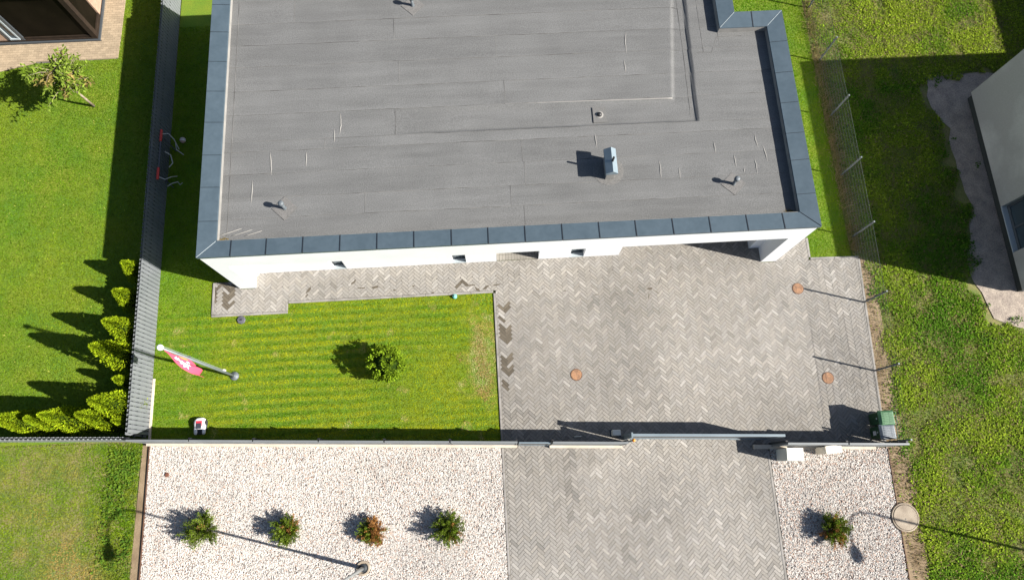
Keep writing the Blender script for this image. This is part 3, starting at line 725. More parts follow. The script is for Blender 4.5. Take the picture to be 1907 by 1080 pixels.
# ------------------------------------------------------------------ street fence, gates
def fence_section(label, x0, x1, posts, plinth=(None, None), h=1.56):
    t = thing('panel_fence', label, 'fence', ((x0 + x1) / 2, FY((x0 + x1) / 2) - 0.04, 0), 'grey panel fence sections along the street')
    o = (0, FY(0)); c = math.cos(FANG)
    px0, px1 = plinth if plinth[0] is not None else (x0, x1)
    p = MB(o, FANG).box(px0 / c, px1 / c, -0.15, -0.01, -0.02, 0.16).build('plinth', M['plinth'], t)
    for x in posts:
        q = MB(o, FANG).box(x / c - 0.03, x / c + 0.03, -0.002, 0.058, 0.0, h - 0.10).build('post', M['fence_dark'], t)
        MB(o, FANG).box(x / c - 0.034, x / c + 0.034, -0.006, 0.062, h - 0.10, h - 0.085).build('post_cap', M['black'], q)
    xs_ = [x0] + [x for x in posts if x0 + 0.3 < x < x1 - 0.3] + [x1]
    for a, b in zip(xs_, xs_[1:]):
        a2, b2 = a / c + 0.035, b / c - 0.012
        pn = MB(o, FANG)
        zs = np.linspace(0.17, h - 0.05, 15)
        for k in range(14):     # overlapping louvre slats
            za, zb = float(zs[k]), float(zs[k + 1])
            pn.hexa([(a2 + .04, -0.066, za), (b2 - .04, -0.066, za), (b2 - .04, -0.058, za), (a2 + .04, -0.058, za)], [(a2 + .04, -0.026, zb + 0.02), (b2 - .04, -0.026, zb + 0.02), (b2 - .04, -0.018, zb + 0.02), (a2 + .04, -0.018, zb + 0.02)])
        pan = pn.build('panel', M['fence_panel'], t)
        fr = MB(o, FANG).box(a2, b2, -0.072, -0.012, h - 0.05, h).box(a2, a2 + .04, -0.072, -0.012, 0.165, h - 0.05).box(b2 - .04, b2, -0.072, -0.012, 0.165, h - 0.05)
        fr.build('panel_frame', M['fence_panel'], pan)
    return t
fence_section('long grey panel fence on pale plinth between lawn and gravel', -11.80, 0.56, [-11.78, -9.82, -7.81, -5.75, -3.68, -1.60, 0.52], (-11.80, 0.56))
fence_section('short grey fence panel between the small gate and sliding gate', 1.64, 4.08, [1.67, 4.05], (1.66, 4.10))
fence_section('grey panel fence behind the two meter cabinets and bins', 9.12, 13.05, [9.15, 11.09, 13.02], (8.55, 12.7))
c = math.cos(FANG)
pg = thing('pedestrian_gate', 'narrow grey pedestrian gate in the street fence', 'gate', (1.1, FY(1.1) - 0.04, 0))
o_ = (0, FY(0))
MB(o_, FANG).box(0.60 / c, 1.60 / c, -0.075, -0.025, 1.40, 1.46).box(0.60 / c, 0.65 / c, -0.075, -0.025, 0.06, 1.40).box(1.55 / c, 1.60 / c, -0.075, -0.025, 0.06, 1.40).box(0.65 / c, 1.55 / c, -0.075, -0.025, 0.06, 0.12).build('frame', M['gate'], pg)
for k in range(9): MB(o_, FANG).box(0.655 / c, 1.545 / c, -0.062, -0.038, 0.13 + k * 0.14, 0.255 + k * 0.14).build('slat', M['gate_infill'], pg)
MB(o_, FANG).tube([(1.57 / c, -0.02, 1.0), (1.57 / c, 0.03, 1.0), (1.47 / c, 0.03, 1.0)], 0.012).build('handle', M['galv'], pg)
sg = thing('sliding_gate', 'long grey sliding driveway gate set behind the fence line', 'gate', (6.65, 1.0, 0))
SA = math.atan2(0.85 - 1.14, 9.08 - 4.22); so = (4.22, 1.14)
Lg = math.hypot(9.08 - 4.22, 0.29)
MB(so, SA).box(0, Lg, -0.08, 0.0, 1.54, 1.62).box(0, 0.08, -0.08, 0, 0.14, 1.54).box(Lg - .08, Lg, -0.08, 0, 0.14, 1.54).box(0, Lg, -0.08, 0.0, 0.05, 0.14).build('frame', M['gate'], sg)
for k in range(10): MB(so, SA).box(0.085, Lg - 0.085, -0.052, -0.028, 0.15 + k * 0.139, 0.28 + k * 0.139).build('slat', M['gate_infill'], sg)
MB(so, SA).box(-0.05, 0.0, -0.12, 0.04, 0, 1.66).build('guide_post', M['gate'], sg)
MB(so, SA).box(0.2, 0.5, -0.10, 0.03, 0.0, 0.05).box(3.6, 3.9, -0.10, 0.03, 0.0, 0.05).build('roller_base', M['galv'], sg)
bl = thing('beacon_lamp', 'orange flashing beacon on the gate guide post', 'lamp', (4.24, 0.95, 0))
MB().box(4.215, 4.265, 0.915, 0.965, 0, 1.5).build('post', M['gate'], bl)
MB().lathe(4.24, 0.94, [(0.05, 1.50), (0.055, 1.53), (0.055, 1.58), (0.035, 1.62), (0.01, 1.63)], 14).build('lens', M['orange'], bl, True)
gm = thing('gate_motor', 'pale grey gate motor box on the paving behind the fence', 'motor', (3.92, 1.26, 0.034))
bevel(MB().box(3.78, 4.06, 1.17, 1.37, 0.06, 0.36).build('housing', M['cabinet'], gm), 0.03, 3)
MB().box(3.74, 4.10, 1.14, 1.40, 0.03, 0.06).build('base_plate', M['frame'], gm)
wb = tag(bevel(MB().box(2.52, 2.76, 1.215, 1.245, 0.03, 0.075).build('door_stop', M['cabinet']), 0.008), 'small pale bar on the paving behind the short fence panel', 'stop')

# ------------------------------------------------------------------ cabinets and bins
def cabinet(label, x0, x1, y0, y1, h, ang, m):
    cx, cy = (x0 + x1) / 2, (y0 + y1) / 2; t = thing('meter_cabinet', label, 'cabinet', (cx, cy, 0), 'meter cabinets on the gravel by the gate')
    w, d = (x1 - x0) / 2, (y1 - y0) / 2
    bevel(MB((cx, cy), ang).box(-w, w, -d, d, 0.05, h - 0.05).build('body', M[m], t), 0.006)
    MB((cx, cy), ang).box(-w + .03, w - .03, -d + .03, d - .03, -0.01, 0.05).build('base', M['kerb'], t)
    bevel(MB((cx, cy), ang).hexa([(-w - .012, -d - .015, h - .05), (w + .012, -d - .015, h - .05), (w + .012, d + .012, h - .05), (-w - .012, d + .012, h - .05)],
                                 [(-w - .012, -d - .015, h - .02), (w + .012, -d - .015, h - .02), (w + .012, d + .012, h), (-w - .012, d + .012, h)]).build('lid', M[m], t), 0.006)
    for s_ in (-1, 1):
        dr = MB((cx, cy), ang).box(min(0, s_ * (w - .03)) + .004, max(0, s_ * (w - .03)) - .004, -d - .012, -d - .001, 0.10, h - 0.09).build('door', M[m], t)
        MB((cx, cy), ang).box(s_ * .03 - .01, s_ * .03 + .01, -d - .022, -d - .012, h * .5, h * .5 + .08).build('lock', M['frame'], dr)
cabinet('taller white meter cabinet nearest the driveway', 9.30, 9.82, 0.03, 0.41, 1.0, FANG, 'cabinet')
cabinet('lower beige meter cabinet close against the fence', 10.64, 11.15, 0.19, 0.42, 0.9, 0.05, 'cabinet_beige')

def bin_(label, cx, cy, lidm, ang=math.pi, sticker=False):
    t = thing('wheelie_bin', label, 'bin', (cx, cy, 0.034), 'wheelie bins inside the street fence')
    B = lambda: MB((cx, cy), ang)
    # local: front = +x
    def ring(z, fx, bx, w): return [(bx, -w, z), (fx, -w, z), (fx, w, z), (bx, w, z)]
    b = B().loft([ring(0.07, .15, -.17, .17), ring(0.12, .17, -.19, .18), ring(0.80, .235, -.22, .215), ring(0.84, .26, -.235, .235), ring(0.88, .26, -.235, .235)]).build('body', M['bin_dark'], t)
    bevel(b, 0.012, 2)
    l = B().loft([ring(0.875, .275, -.245, .245), ring(0.91, .275, -.245, .245), ring(0.96, .20, -.22, .20), ring(0.965, .10, -.19, .17)]).build('lid', M[lidm], t)
    bevel(l, 0.01, 2)
    for k in range(7):
        y = -0.165 + k * 0.055
        B().hexa([(-.19, y - .009, .95), (.20, y - .009, .95), (.20, y + .009, .95), (-.19, y + .009, .95)], [(-.17, y - .006, .978), (.13, y - .006, .978), (.13, y + .006, .978), (-.17, y + .006, .978)]).build('rib', M[lidm], l)
    B().tube([(-.235, -.19, .87), (-.31, -.19, .91), (-.31, .19, .91), (-.235, .19, .87)], 0.014, 8).build('handle', M[lidm if lidm == 'bin_green' else 'bin_dark'], t)
    for s_ in (-1, 1):
        w = MB((cx, cy), ang); n = 18; R = 0.10
        w.loft([[(-.20 + r * math.cos(2 * math.pi * i / n), s_ * yy, R + 0.034 + r * math.sin(2 * math.pi * i / n)) for i in range(n)] for r, yy in ((R * .8, .185), (R, .19), (R, .225), (R * .8, .23))])
        wo_ = w.build('wheel', M['rubber'], t)
    B().tube([(-.20, -.19, .134), (-.20, .19, .134)], 0.012).build('axle', M['galv'], t)
    e = B(); n = 14
    e.loft([[(.232 + dx, r * math.cos(2 * math.pi * i / n), .70 + r * math.sin(2 * math.pi * i / n)) for i in range(n)] for r, dx in ((.028, 0), (.028, .006))]).build('badge', M['sticker'], b)
    if sticker: B().box(.20, .212, -.06, .08, .36, .56).build('sticker', M['sticker'], b)
bin_('green lidded wheelie bin further from the street fence', 12.83, 1.21, 'bin_green')
bin_('dark wheelie bin with grey lid against the street fence', 12.78, 0.76, 'bin_grey', sticker=True)

# ------------------------------------------------------------------ wire fence
wf = thing('wire_fence', 'thin wire mesh fence with grey posts along the right boundary', 'fence', (13.35, 9, 0))
py_ = [20.2, 17.7, 15.24, 12.79, 10.31, 7.86, 5.36, 2.89, 0.45]
px_ = [13.42, 13.42, 13.42, 13.42, 13.40, 13.38, 13.32, 13.22, 13.12]
for x, y in zip(px_, py_):
    q = MB().box(x - .02, x + .02, y - .025, y + .025, 0, 1.56).build('post', M['post_grey'], wf)
    MB().box(x - .024, x + .024, y - .03, y + .03, 1.56, 1.575).build('post_cap', M['wire'], q)
    for zz in (0.35, 0.85, 1.35): MB().box(x - .05, x - .025, y - .045, y + .045, zz, zz + .04).build('clamp', M['post_grey'], q)
def wire_box(v, f, p, q, r):
    p = np.array(p); q = np.array(q); d = (q - p) / np.linalg.norm(q - p); a = np.cross(d, [1, 0, 0]); a /= np.linalg.norm(a); b = np.cross(d, a)
    n = len(v)
    for s in (p, q):
        for k in range(3): v.append(s + r * (math.cos(2.0944 * k) * a + math.sin(2.0944 * k) * b))
    for k in range(3): f.append((n + k, n + (k + 1) % 3, n + 3 + (k + 1) % 3, n + 3 + k))
for i in range(len(py_) - 1):
    (xa, ya), (xb, yb) = (px_[i] - .03, py_[i]), (px_[i + 1] - .03, py_[i + 1]); v, f = [], []
    for k in range(9):
        zz = 0.06 + k * 0.18; wire_box(v, f, (xa, ya, zz), (xb, yb, zz), 0.0035 if k in (0, 8) else 0.0026)
    me = bpy.data.meshes.new('line_wires'); og = WORLD_LOC[wf.name]; me.from_pydata([tuple(p - np.array(og)) for p in v], [], f); me.materials.append(M['wire'])
    tag(link('line_wires', me, wf, og), kind='stuff'); v, f = [], []
    nv = int(abs(yb - ya) / 0.05)
    for k in range(nv):
        t_ = (k + .5) / nv; wire_box(v, f, (xa + (xb - xa) * t_ + .004, ya + (yb - ya) * t_, 0.05), (xa + (xb - xa) * t_ + .004, ya + (yb - ya) * t_, 1.53), 0.0021)
    me = bpy.data.meshes.new('wire_mesh'); me.from_pydata([tuple(p - np.array(og)) for p in v], [], f); me.materials.append(M['wire_dark'])
    tag(link('wire_mesh', me, wf, og), kind='stuff')

# ------------------------------------------------------------------ flagpole and flag
fb = G(437.2, 700.3)
fp = thing('flagpole', 'grey flagpole standing on the striped front lawn', 'flagpole', fb)
MB().tube([(fb.x, fb.y, 0.02), (fb.x, fb.y, 2.5), (fb.x, fb.y, 5.32)], [0.048, 0.041, 0.030], 14).build('pole', M['pole'], fp, True)
MB().lathe(fb.x, fb.y, [(0.15, 0.0), (0.15, 0.03), (0.13, 0.05), (0.07, 0.06), (0.06, 0.14), (0.055, 0.15)], 20).build('base', M['galv'], fp, True)
MB().lathe(fb.x, fb.y, [(0.03, 5.30), (0.055, 5.33), (0.08, 5.38), (0.085, 5.43), (0.07, 5.48), (0.03, 5.515)], 18).build('finial', M['white_paint'], fp, True)
MB().box(fb.x + .03, fb.x + .08, fb.y + .02, fb.y + .06, 1.0, 1.14).build('cleat', M['white_paint'], fp)
MB().box(fb.x - .03, fb.x + .03, fb.y + .035, fb.y + .075, 3.55, 3.70).build('bracket', M['black'], fp)
MB().tube([(fb.x + .045, fb.y + .04, 1.1), (fb.x + .05, fb.y + .045, 3.4), (fb.x + .045, fb.y + .04, 5.3)], 0.005, 5).build('halyard', M['frame_light'], fp)
# drooping flag: a cloth sheet hanging from the top, blown a little towards the street
NS, NT = 26, 12
out_dir = Vector((0.30, -0.95, 0)).normalized(); side_dir = Vector((0.95, 0.30, 0)).normalized()
def flag_pt(s, t):
    z = 5.26 - 1.75 * s ** 1.05
    width = 0.05 + 0.42 * math.sin(min(1, s * 1.35) * math.pi * 0.5) * (1 - 0.25 * max(0, s - .7) / .3)
    off = 0.05 + width * t * (0.55 + 0.45 * s) + 0.20 * s * s
    fold = 0.07 * math.sin(9 * t + 4 * s) * s + 0.04 * math.sin(7 * s + 2)
    sag = -0.10 * t * (1 - s) - 0.18 * t * s
    p = Vector((fb.x, fb.y, z + sag)) + out_dir * off + side_dir * (fold - 0.02 + 0.16 * s)
    return p
fv = [flag_pt(i / NS, j / NT) for i in range(NS + 1) for j in range(NT + 1)]
ffc = []; fmi = []
for i in range(NS):
    for j in range(NT):
        a = i * (NT + 1) + j; ffc.append((a, a + 1, a + NT + 2, a + NT + 1))
        fmi.append(0)
me = bpy.data.meshes.new('flag'); me.from_pydata([tuple(p - fb) for p in fv], [], ffc)
me.materials.append(M['flag_red']); me.update()
flag = link('flag', me, None, fb); sm = flag.modifiers.new('solid', 'SOLIDIFY'); sm.thickness = 0.006
for p_ in me.polygons: p_.use_smooth = True
tag(flag, 'pink-red flag with a white emblem hanging from the flagpole', 'flag')
# emblem: white horse-and-rider like patches laid on both sides of the cloth
def patch(name, m, outline, parent):
    from mathutils.geometry import tessellate_polygon
    for sgn in (1, -1):
        vs_ = []
        for (s, t) in outline:
            p = flag_pt(s, t); e = 0.01; n = (flag_pt(s + e, t) - p).cross(flag_pt(s, t + e) - p).normalized(); vs_.append(p + n * 0.014 * sgn)
        tri = tessellate_polygon([[Vector((s, t, 0)) for s, t in outline]])
        mb = MB(); mb.v = [tuple(p) for p in vs_]; mb.f = [tuple(t_) for t_ in tri]; mb.build(name, M[m], parent)
patch('emblem', 'flag_white', [(.40, .10), (.43, .22), (.47, .14), (.50, .30), (.56, .22), (.58, .36), (.64, .34), (.60, .50), (.66, .60), (.60, .66), (.63, .80), (.56, .74), (.52, .84), (.49, .70), (.42, .78), (.44, .58), (.38, .52), (.42, .42), (.36, .28)], flag)
patch('emblem', 'flag_white', [(.66, .16), (.70, .12), (.76, .18), (.74, .30), (.69, .30)], flag)
patch('emblem', 'flag_orange', [(.46, .015), (.66, .015), (.72, .06), (.60, .09), (.50, .07)], flag)

# ------------------------------------------------------------------ robot mower
mw = thing('robot_mower', 'white and dark robotic lawn mower with red panel by the fence', 'mower', (-10.06, 2.30, 0.0))
def oval(sx, sy, z, n=28, k=2.8, ox=0, oy=0):
    out = []
    for i in range(n):
        a = 2 * math.pi * i / n; c_, s_ = math.cos(a), math.sin(a)
        out.append((ox + sx * math.copysign(abs(c_) ** (2 / k), c_), oy + sy * math.copysign(abs(s_) ** (2 / k), s_), z))
    return out
mo = (-10.06, 2.30)
MB(mo).loft([oval(.19, .27, .04), oval(.205, .285, .07), oval(.205, .285, .12), oval(.19, .27, .14)]).build('chassis', M['mower_dark'], mw, True)
MB(mo).loft([oval(.20, .20, .12, oy=.075), oval(.20, .20, .16, oy=.075), oval(.18, .18, .215, oy=.07), oval(.13, .13, .24, oy=.06), oval(.05, .06, .245, oy=.05)]).build('shell', M['mower_white'], mw, True)
for s_ in (-1, 1):
    MB(mo).loft([oval(.055, .15, .12, 16, ox=s_ * .135, oy=-.14), oval(.055, .15, .17, 16, ox=s_ * .135, oy=-.14), oval(.035, .11, .20, 16, ox=s_ * .135, oy=-.13)]).build('shell', M['mower_white'], mw, True)
    n = 18; w = MB(mo); x = s_ * .17
    w.loft([[(x + dx, .10 + .11 * k_ * math.cos(2 * math.pi * i / n) - 0.0, .11 + .11 * k_ * math.sin(2 * math.pi * i / n)) for i in range(n)] for dx, k_ in ((-.03, .85), (-.02, 1), (.02, 1), (.03, .85))])
    w.build('wheel', M['rubber'], mw)
bevel(MB(mo).box(-.10, .10, -.02, .165, .235, .258).build('panel', M['mower_red'], mw), 0.012)
bevel(MB(mo).box(-.085, .085, -.10, .09, .245, .268).build('keypad_cover', M['mower_dark'], mw), 0.012)

# ------------------------------------------------------------------ covers and small things
def cover(label, x, y, r, m='cover', z=0.036):
    t = thing('manhole_cover', label, 'manhole cover', (x, y, z - 0.01), 'round orange covers in the paving')
    MB().lathe(x, y, [(r, z - 0.02), (r, z + 0.008), (r - 0.012, z + 0.012), (r - 0.022, z + 0.012)], 32).build('rim', M['corten'], t)
    pl = MB().lathe(x, y, [(r - 0.022, z + 0.004), (r - 0.026, z + 0.015), (0.01, z + 0.016)], 32).build('plate', M[m], t)
    for k in range(3):
        q = r * (0.25 + 0.22 * k)
        MB().loft([[(x + rr * math.cos(2 * math.pi * i / 24), y + rr * math.sin(2 * math.pi * i / 24), zz) for i in range(24)] for rr, zz in ((q - .012, z + .015), (q - .008, z + .021), (q + .008, z + .021), (q + .012, z + .015))], cap=False).build('ring', M[m], pl)
cover('orange-brown cover in the middle of the yard paving', 2.76, 3.33, 0.21)
cover('orange-brown cover in front of the carport, right yard edge', 11.01, 5.99, 0.21)
cover('orange-brown cover near the bins at the right yard edge', 11.53, 2.73, 0.21)
cm = thing('concrete_manhole', 'large round concrete manhole lid between gravel and weeds', 'manhole', (13.28, -2.0, 0))
MB().lathe(13.28, -2.0, [(0.46, -0.05), (0.46, 0.05), (0.445, 0.06), (0.417, 0.06), (0.415, 0.03)], 40).build('ring', M['concrete'], cm)
MB().lathe(13.28, -2.0, [(0.400, 0.0), (0.400, 0.06), (0.39, 0.07), (0.02, 0.075)], 40).build('lid', M['concrete'], cm)
MB().lathe(13.26, -2.05, [(0.02, 0.06), (0.02, 0.079), (0.01, 0.079)], 10).build('lifting_hole', M['black'], cm)
dk = thing('valve_box', 'dark grey round valve box lid at the lawn edge by the path', 'valve box', (-8.89, 5.92, 0))
MB().lathe(-8.89, 5.92, [(0.15, 0), (0.15, 0.04), (0.135, 0.055), (0.02, 0.06)], 8).build('lid', M['dark_plastic'], dk)
MB().box(-8.93, -8.85, 5.90, 5.94, 0.058, 0.07).build('grip', M['black'], dk)
tl = thing('sprinkler', 'small teal sprinkler head at the lawn corner by the path', 'sprinkler', (-1.35, 6.36, 0))
MB().lathe(-1.35, 6.36, [(0.07, 0), (0.085, 0.03), (0.085, 0.08), (0.06, 0.11), (0.02, 0.125)], 16).build('body', M['teal'], tl, True)
MB().lathe(-1.35, 6.36, [(0.02, 0.12), (0.02, 0.15), (0.012, 0.155)], 10).build('nozzle', M['frame_light'], tl)
tag(MB().lathe(-11.10, 0.77, [(0.07, 0), (0.07, 0.06), (0.055, 0.072), (0.01, 0.074)], 14).build('rusty_cap', M['rust']), 'small rusty round cap lying in the white gravel', 'cap')
tag(MB().box(-11.76, -11.73, -12, 1.72, -0.05, 0.06).build('edging_strip', M['corten']), 'thin rusty metal edging along the left gravel edge', 'edging')
tag(MB((13.15, 0.25), math.atan2(-8.25, -0.25)).box(0, 8.2, -.012, .012, -0.05, 0.05).build('edging_strip', M['corten']), 'thin dark metal edging along the right gravel edge', 'edging')

# ------------------------------------------------------------------ football goal and ball in the house's shade
gl = thing('football_goal', 'small dark football goal with red corner sleeves against the fence', 'goal', (-11.55, 11.85, 0))
xg, ya, yb, zg = -11.62, 11.12, 12.60, 1.2
MB().tube([(xg, ya, zg), (xg, yb, zg)], 0.022).build('crossbar', M['dark_plastic'], gl)
for y, s_ in ((ya, 1), (yb, -1)):
    MB().tube([(xg, y, 0), (xg, y, zg)], 0.022).build('post', M['dark_plastic'], gl)
    MB().tube([(xg, y - .22, zg + .02), (xg, y + .22, zg + .02)], 0.045).build('corner_sleeve', M['red_paint'], gl)
    MB().tube([(xg, y - s_ * .1, zg - .05), (xg + .18, y - s_ * .16, zg - .15), (xg + .30, y + .02, zg - .35), (xg + .34, y + s_ * .2, .5)], 0.016).build('side_tube', M['grey_tube'], gl)
MB().tube([(xg + .05, 12.1, .95), (xg + .22, 12.0, .85), (xg + .28, 11.72, .78), (xg + .14, 11.58, .74)], 0.018).build('ground_frame', M['grey_tube'], gl)
MB().tube([(xg + .22, 12.62, .55), (xg + .22, 12.42, .45), (xg + .45, 12.25, .35)], 0.016).build('ground_frame', M['grey_tube'], gl)
MB().tube([(xg + .12, 10.85, .7), (xg + .22, 11.0, .6), (xg + .38, 11.1, .5), (xg + .45, 11.0, .45), (xg + .5, 11.1, .4)], 0.016).build('ground_frame', M['grey_tube'], gl)
nt = MB()
for k in range(13): nt.tube([(xg, ya + k * .123, zg), (xg - .12, ya + k * .123, .05)], 0.004, 3)
for k in range(8): nt.tube([(xg - .12 * (k + 1) / 9, ya, zg - k * .145), (xg - .12 * (k + 1) / 9, yb, zg - k * .145)], 0.004, 3)
nt.build('net', M['net'], gl)
bp = G(341, 262, 0.11)
bt = thing('ball', 'tan and white ball lying on the shaded lawn', 'ball', (bp.x, bp.y, 0))
R_ = 0.11
for k, (a0, a1) in enumerate(((-90, -25), (-25, -6), (-6, 6), (6, 25), (25, 90))):
    rings = []
    for j in range(7):
        an = math.radians(a0 + (a1 - a0) * j / 6); rings.append([(bp.x + R_ * math.cos(an) * math.cos(2 * math.pi * i / 20), bp.y + R_ * math.sin(an), R_ + 0.03 + R_ * math.cos(an) * math.sin(2 * math.pi * i / 20)) for i in range(20)])
    MB().loft(rings, cap=False).build('shell_band', M['ball_white' if k % 2 else 'ball_tan'], bt, True)

# ------------------------------------------------------------------ street lamps
def street_lamp(label, x, y):
    t = thing('street_lamp', label, 'street lamp', (x, y, 0), 'street lamps along the verge')
    MB().lathe(x, y, [(0.23, -0.02), (0.23, 0.06), (0.215, 0.075), (0.17, 0.075), (0.165, 0.03)], 28).build('concrete_collar', M['concrete'], t)
    MB().lathe(x, y, [(0.15, 0.0), (0.13, 0.05), (0.07, 0.07), (0.06, 0.30)], 20).build('foot', M['fence_dark'], t)
    H = 5.45
    pts = [(x, y, 0.05), (x, y, 1.2), (x, y, 1.25), (x, y, H)]
    MB().tube(pts, [0.062, 0.062, 0.042, 0.034], 14).build('pole', M['lamp_grey'], t, True)
    arm = [(x + dx_, y - dy_, H + dz_) for dx_, dy_, dz_ in ((0, 0, -.02), (0, .02, .22), (-.01, .08, .40), (-.03, .20, .53), (-.05, .38, .61), (-.08, .62, .64), (-.11, .90, .61), (-.13, 1.15, .57))]
    MB().tube(arm, 0.028, 10).build('arm', M['lamp_grey'], t, True)
    e = Vector(arm[-1]); dd = (Vector(arm[-1]) - Vector(arm[-2])).normalized()
    hd = [e - dd * .02, e + dd * .06, e + dd * .22, e + dd * .46, e + dd * .52]
    h = MB().tube(hd, [0.04, 0.08, 0.13, 0.11, 0.05], 14).build('lamp_head', M['lamp_grey'], t, True)
    lp = e + dd * .30 + Vector((0, -.02, -.09)); MB().lathe(lp.x, lp.y, [(0.05, lp.z - .05), (0.09, lp.z - .03), (0.09, lp.z + .02)], 14).build('lens', M['lens'], h, True)
street_lamp('street lamp rising from a concrete collar in the white gravel', -4.62, -2.51)
street_lamp('street lamp outside the right frame edge casting a hooked shadow', 19.6, -4.0)

# ------------------------------------------------------------------ vegetation
def leaves_mesh(name, P, D, L, Wd, cols, parent, origin, fold=0.0, seed=0):
    """diamond leaves: P base points, D unit directions, L lengths, Wd widths"""
    r = np.random.default_rng(seed); n = len(P)
    rv = r.normal(size=(n, 3)); Sd = np.cross(D, rv); Sd /= np.linalg.norm(Sd, axis=1)[:, None] + 1e-9
    L = np.broadcast_to(L, n)[:, None]; Wd = np.broadcast_to(Wd, n)[:, None]
    v = np.stack([P, P + D * L * .5 + Sd * Wd, P + D * L, P + D * L * .5 - Sd * Wd], 1).reshape(-1, 3)
    f = np.arange(4 * n).reshape(n, 4)
    return np_mesh(name, v, f, np.repeat(cols, 4, axis=0), M['leaf'], parent, origin)

def thuja(label, x, y, h, seed, R=None, y_tint=0.5):
    r = np.random.default_rng(seed); R = R or (0.20 + 0.155 * h)
    t = thing('thuja', label, 'thuja', (x, y, 0), 'conical thujas along the picket fences')
    MB().tube([(x, y, -0.02), (x, y, h * .75)], [0.035, 0.012], 8).build('trunk', M['bark'], t, True)
    n = int(3600 * (h / 2.0))
    u = r.random(n) ** 0.8; z = u * h * 0.985
    prof = np.minimum(1, (u / 0.10) ** 0.6 * .6 + .4) * (1 - u) ** 0.78
    a = r.uniform(0, 2 * np.pi, n)
    lump = 0.80 + 0.42 * vnoise(a * 1.4 + seed, z * 2.4, 0.55, seed, 2)
    rr = R * prof * lump * (0.72 + 0.33 * r.random(n) ** .5) + 0.01
    P = np.stack([x + rr * np.cos(a), y + rr * np.sin(a), z + 0.04], 1)
    D = np.stack([np.cos(a) * .55, np.sin(a) * .55, np.full(n, .85)], 1) + r.normal(0, .28, (n, 3)); D /= np.linalg.norm(D, axis=1)[:, None]
    tone = (0.75 + 0.5 * r.random(n)) * (.55 + .9 * vnoise(a * .9 + seed, z, .30, seed + 1, 2))
    mixv = np.clip(r.normal(y_tint, .25, n), 0, 1)[:, None]
    cols = ((1 - mixv) * np.array([.11, .20, .010]) + mixv * np.array([.30, .37, .012])) * tone[:, None]
    leaves_mesh('foliage', P, D, 0.05 + 0.05 * r.random(n), 0.018 + 0.014 * r.random(n), cols, t, (x, y, 0), seed=seed)
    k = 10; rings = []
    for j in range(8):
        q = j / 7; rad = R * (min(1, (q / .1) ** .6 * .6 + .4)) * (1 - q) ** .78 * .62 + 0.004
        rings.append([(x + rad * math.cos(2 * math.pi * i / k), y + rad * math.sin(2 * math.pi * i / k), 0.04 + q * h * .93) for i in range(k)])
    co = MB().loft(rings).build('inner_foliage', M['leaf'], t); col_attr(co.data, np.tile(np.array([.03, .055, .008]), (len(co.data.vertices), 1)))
TH = [(-12.36, 7.72, 1.58, 'stubby bright thuja nearest the house shadow, first along the long fence'), (-12.50, 6.72, 1.68, 'second thuja along the long fence counted from the house shadow'),
      (-12.43, 5.59, 2.22, 'third thuja along the long fence, pointed, beyond the flag'), (-12.45, 4.69, 2.76, 'tall split-topped thuja crossed by the flagpole shadow'),
      (-12.32, 3.84, 1.50, 'very small thuja top between two tall ones by the long fence'), (-12.36, 3.02, 2.70, 'tall broad thuja beside the long fence near the corner'),
      (-12.93, 2.66, 2.3, 'thuja nearest the fence corner in the bottom hedge row'), (-13.90, 2.68, 2.55, 'widest tall thuja in the bottom hedge row'),
      (-14.70, 2.66, 1.95, 'narrow low thuja squeezed between two in the bottom row'), (-15.40, 2.68, 2.45, 'thuja cut by the left picture edge in the bottom row'), (-12.26, 2.50, 1.45, 'tiny thuja tuft in the very corner of the two fences')]
for i, (x, y, h, lb) in enumerate(TH):
    thuja(lb, x, y, h, 100 + i, R={4: .28, 6: .44, 7: .50, 8: .36, 9: .46, 10: .20}.get(i), y_tint=.62)

# round bush on the lawn
bb = G(718, 677, 0.62); bt = thing('round_bush', 'round leafy green bush alone on the striped lawn', 'bush', (bb.x, bb.y, 0))
MB().tube([(bb.x, bb.y, 0), (bb.x, bb.y, .5)], [.05, .03]).build('trunk', M['bark'], bt)
r = np.random.default_rng(77)
ncl = 150; a = r.uniform(0, 2 * np.pi, ncl); cz = r.uniform(-.75, 1, ncl); rad = .60 * (0.82 + .2 * r.random(ncl))
cl = np.stack([bb.x + rad * np.sqrt(1 - cz ** 2) * np.cos(a), bb.y + rad * np.sqrt(1 - cz ** 2) * np.sin(a), .66 + rad * cz * .95], 1)
nd = cl - np.array([bb.x, bb.y, .6]); nd /= np.linalg.norm(nd, axis=1)[:, None]
per = 24; P = np.repeat(cl, per, 0) + r.normal(0, .035, (ncl * per, 3)); D = np.repeat(nd, per, 0) + r.normal(0, .65, (ncl * per, 3)); D /= np.linalg.norm(D, axis=1)[:, None]
tone = np.repeat(.7 + .6 * r.random(ncl), per)[:, None] * (.85 + .3 * r.random((ncl * per, 1)))
leaves_mesh('foliage', P, D, .065 + .03 * r.random(len(P)), .022, np.array([.165, .25, .016]) * tone, bt, (bb.x, bb.y, 0), seed=5)
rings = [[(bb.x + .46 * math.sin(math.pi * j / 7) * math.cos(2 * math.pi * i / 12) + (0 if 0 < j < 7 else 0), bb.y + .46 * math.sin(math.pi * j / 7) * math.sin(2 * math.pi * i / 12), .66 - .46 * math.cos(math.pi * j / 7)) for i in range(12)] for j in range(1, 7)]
co = MB().loft(rings).build('inner_foliage', M['leaf'], bt); col_attr(co.data, np.tile(np.array([.02, .038, .006]), (len(co.data.vertices), 1)))

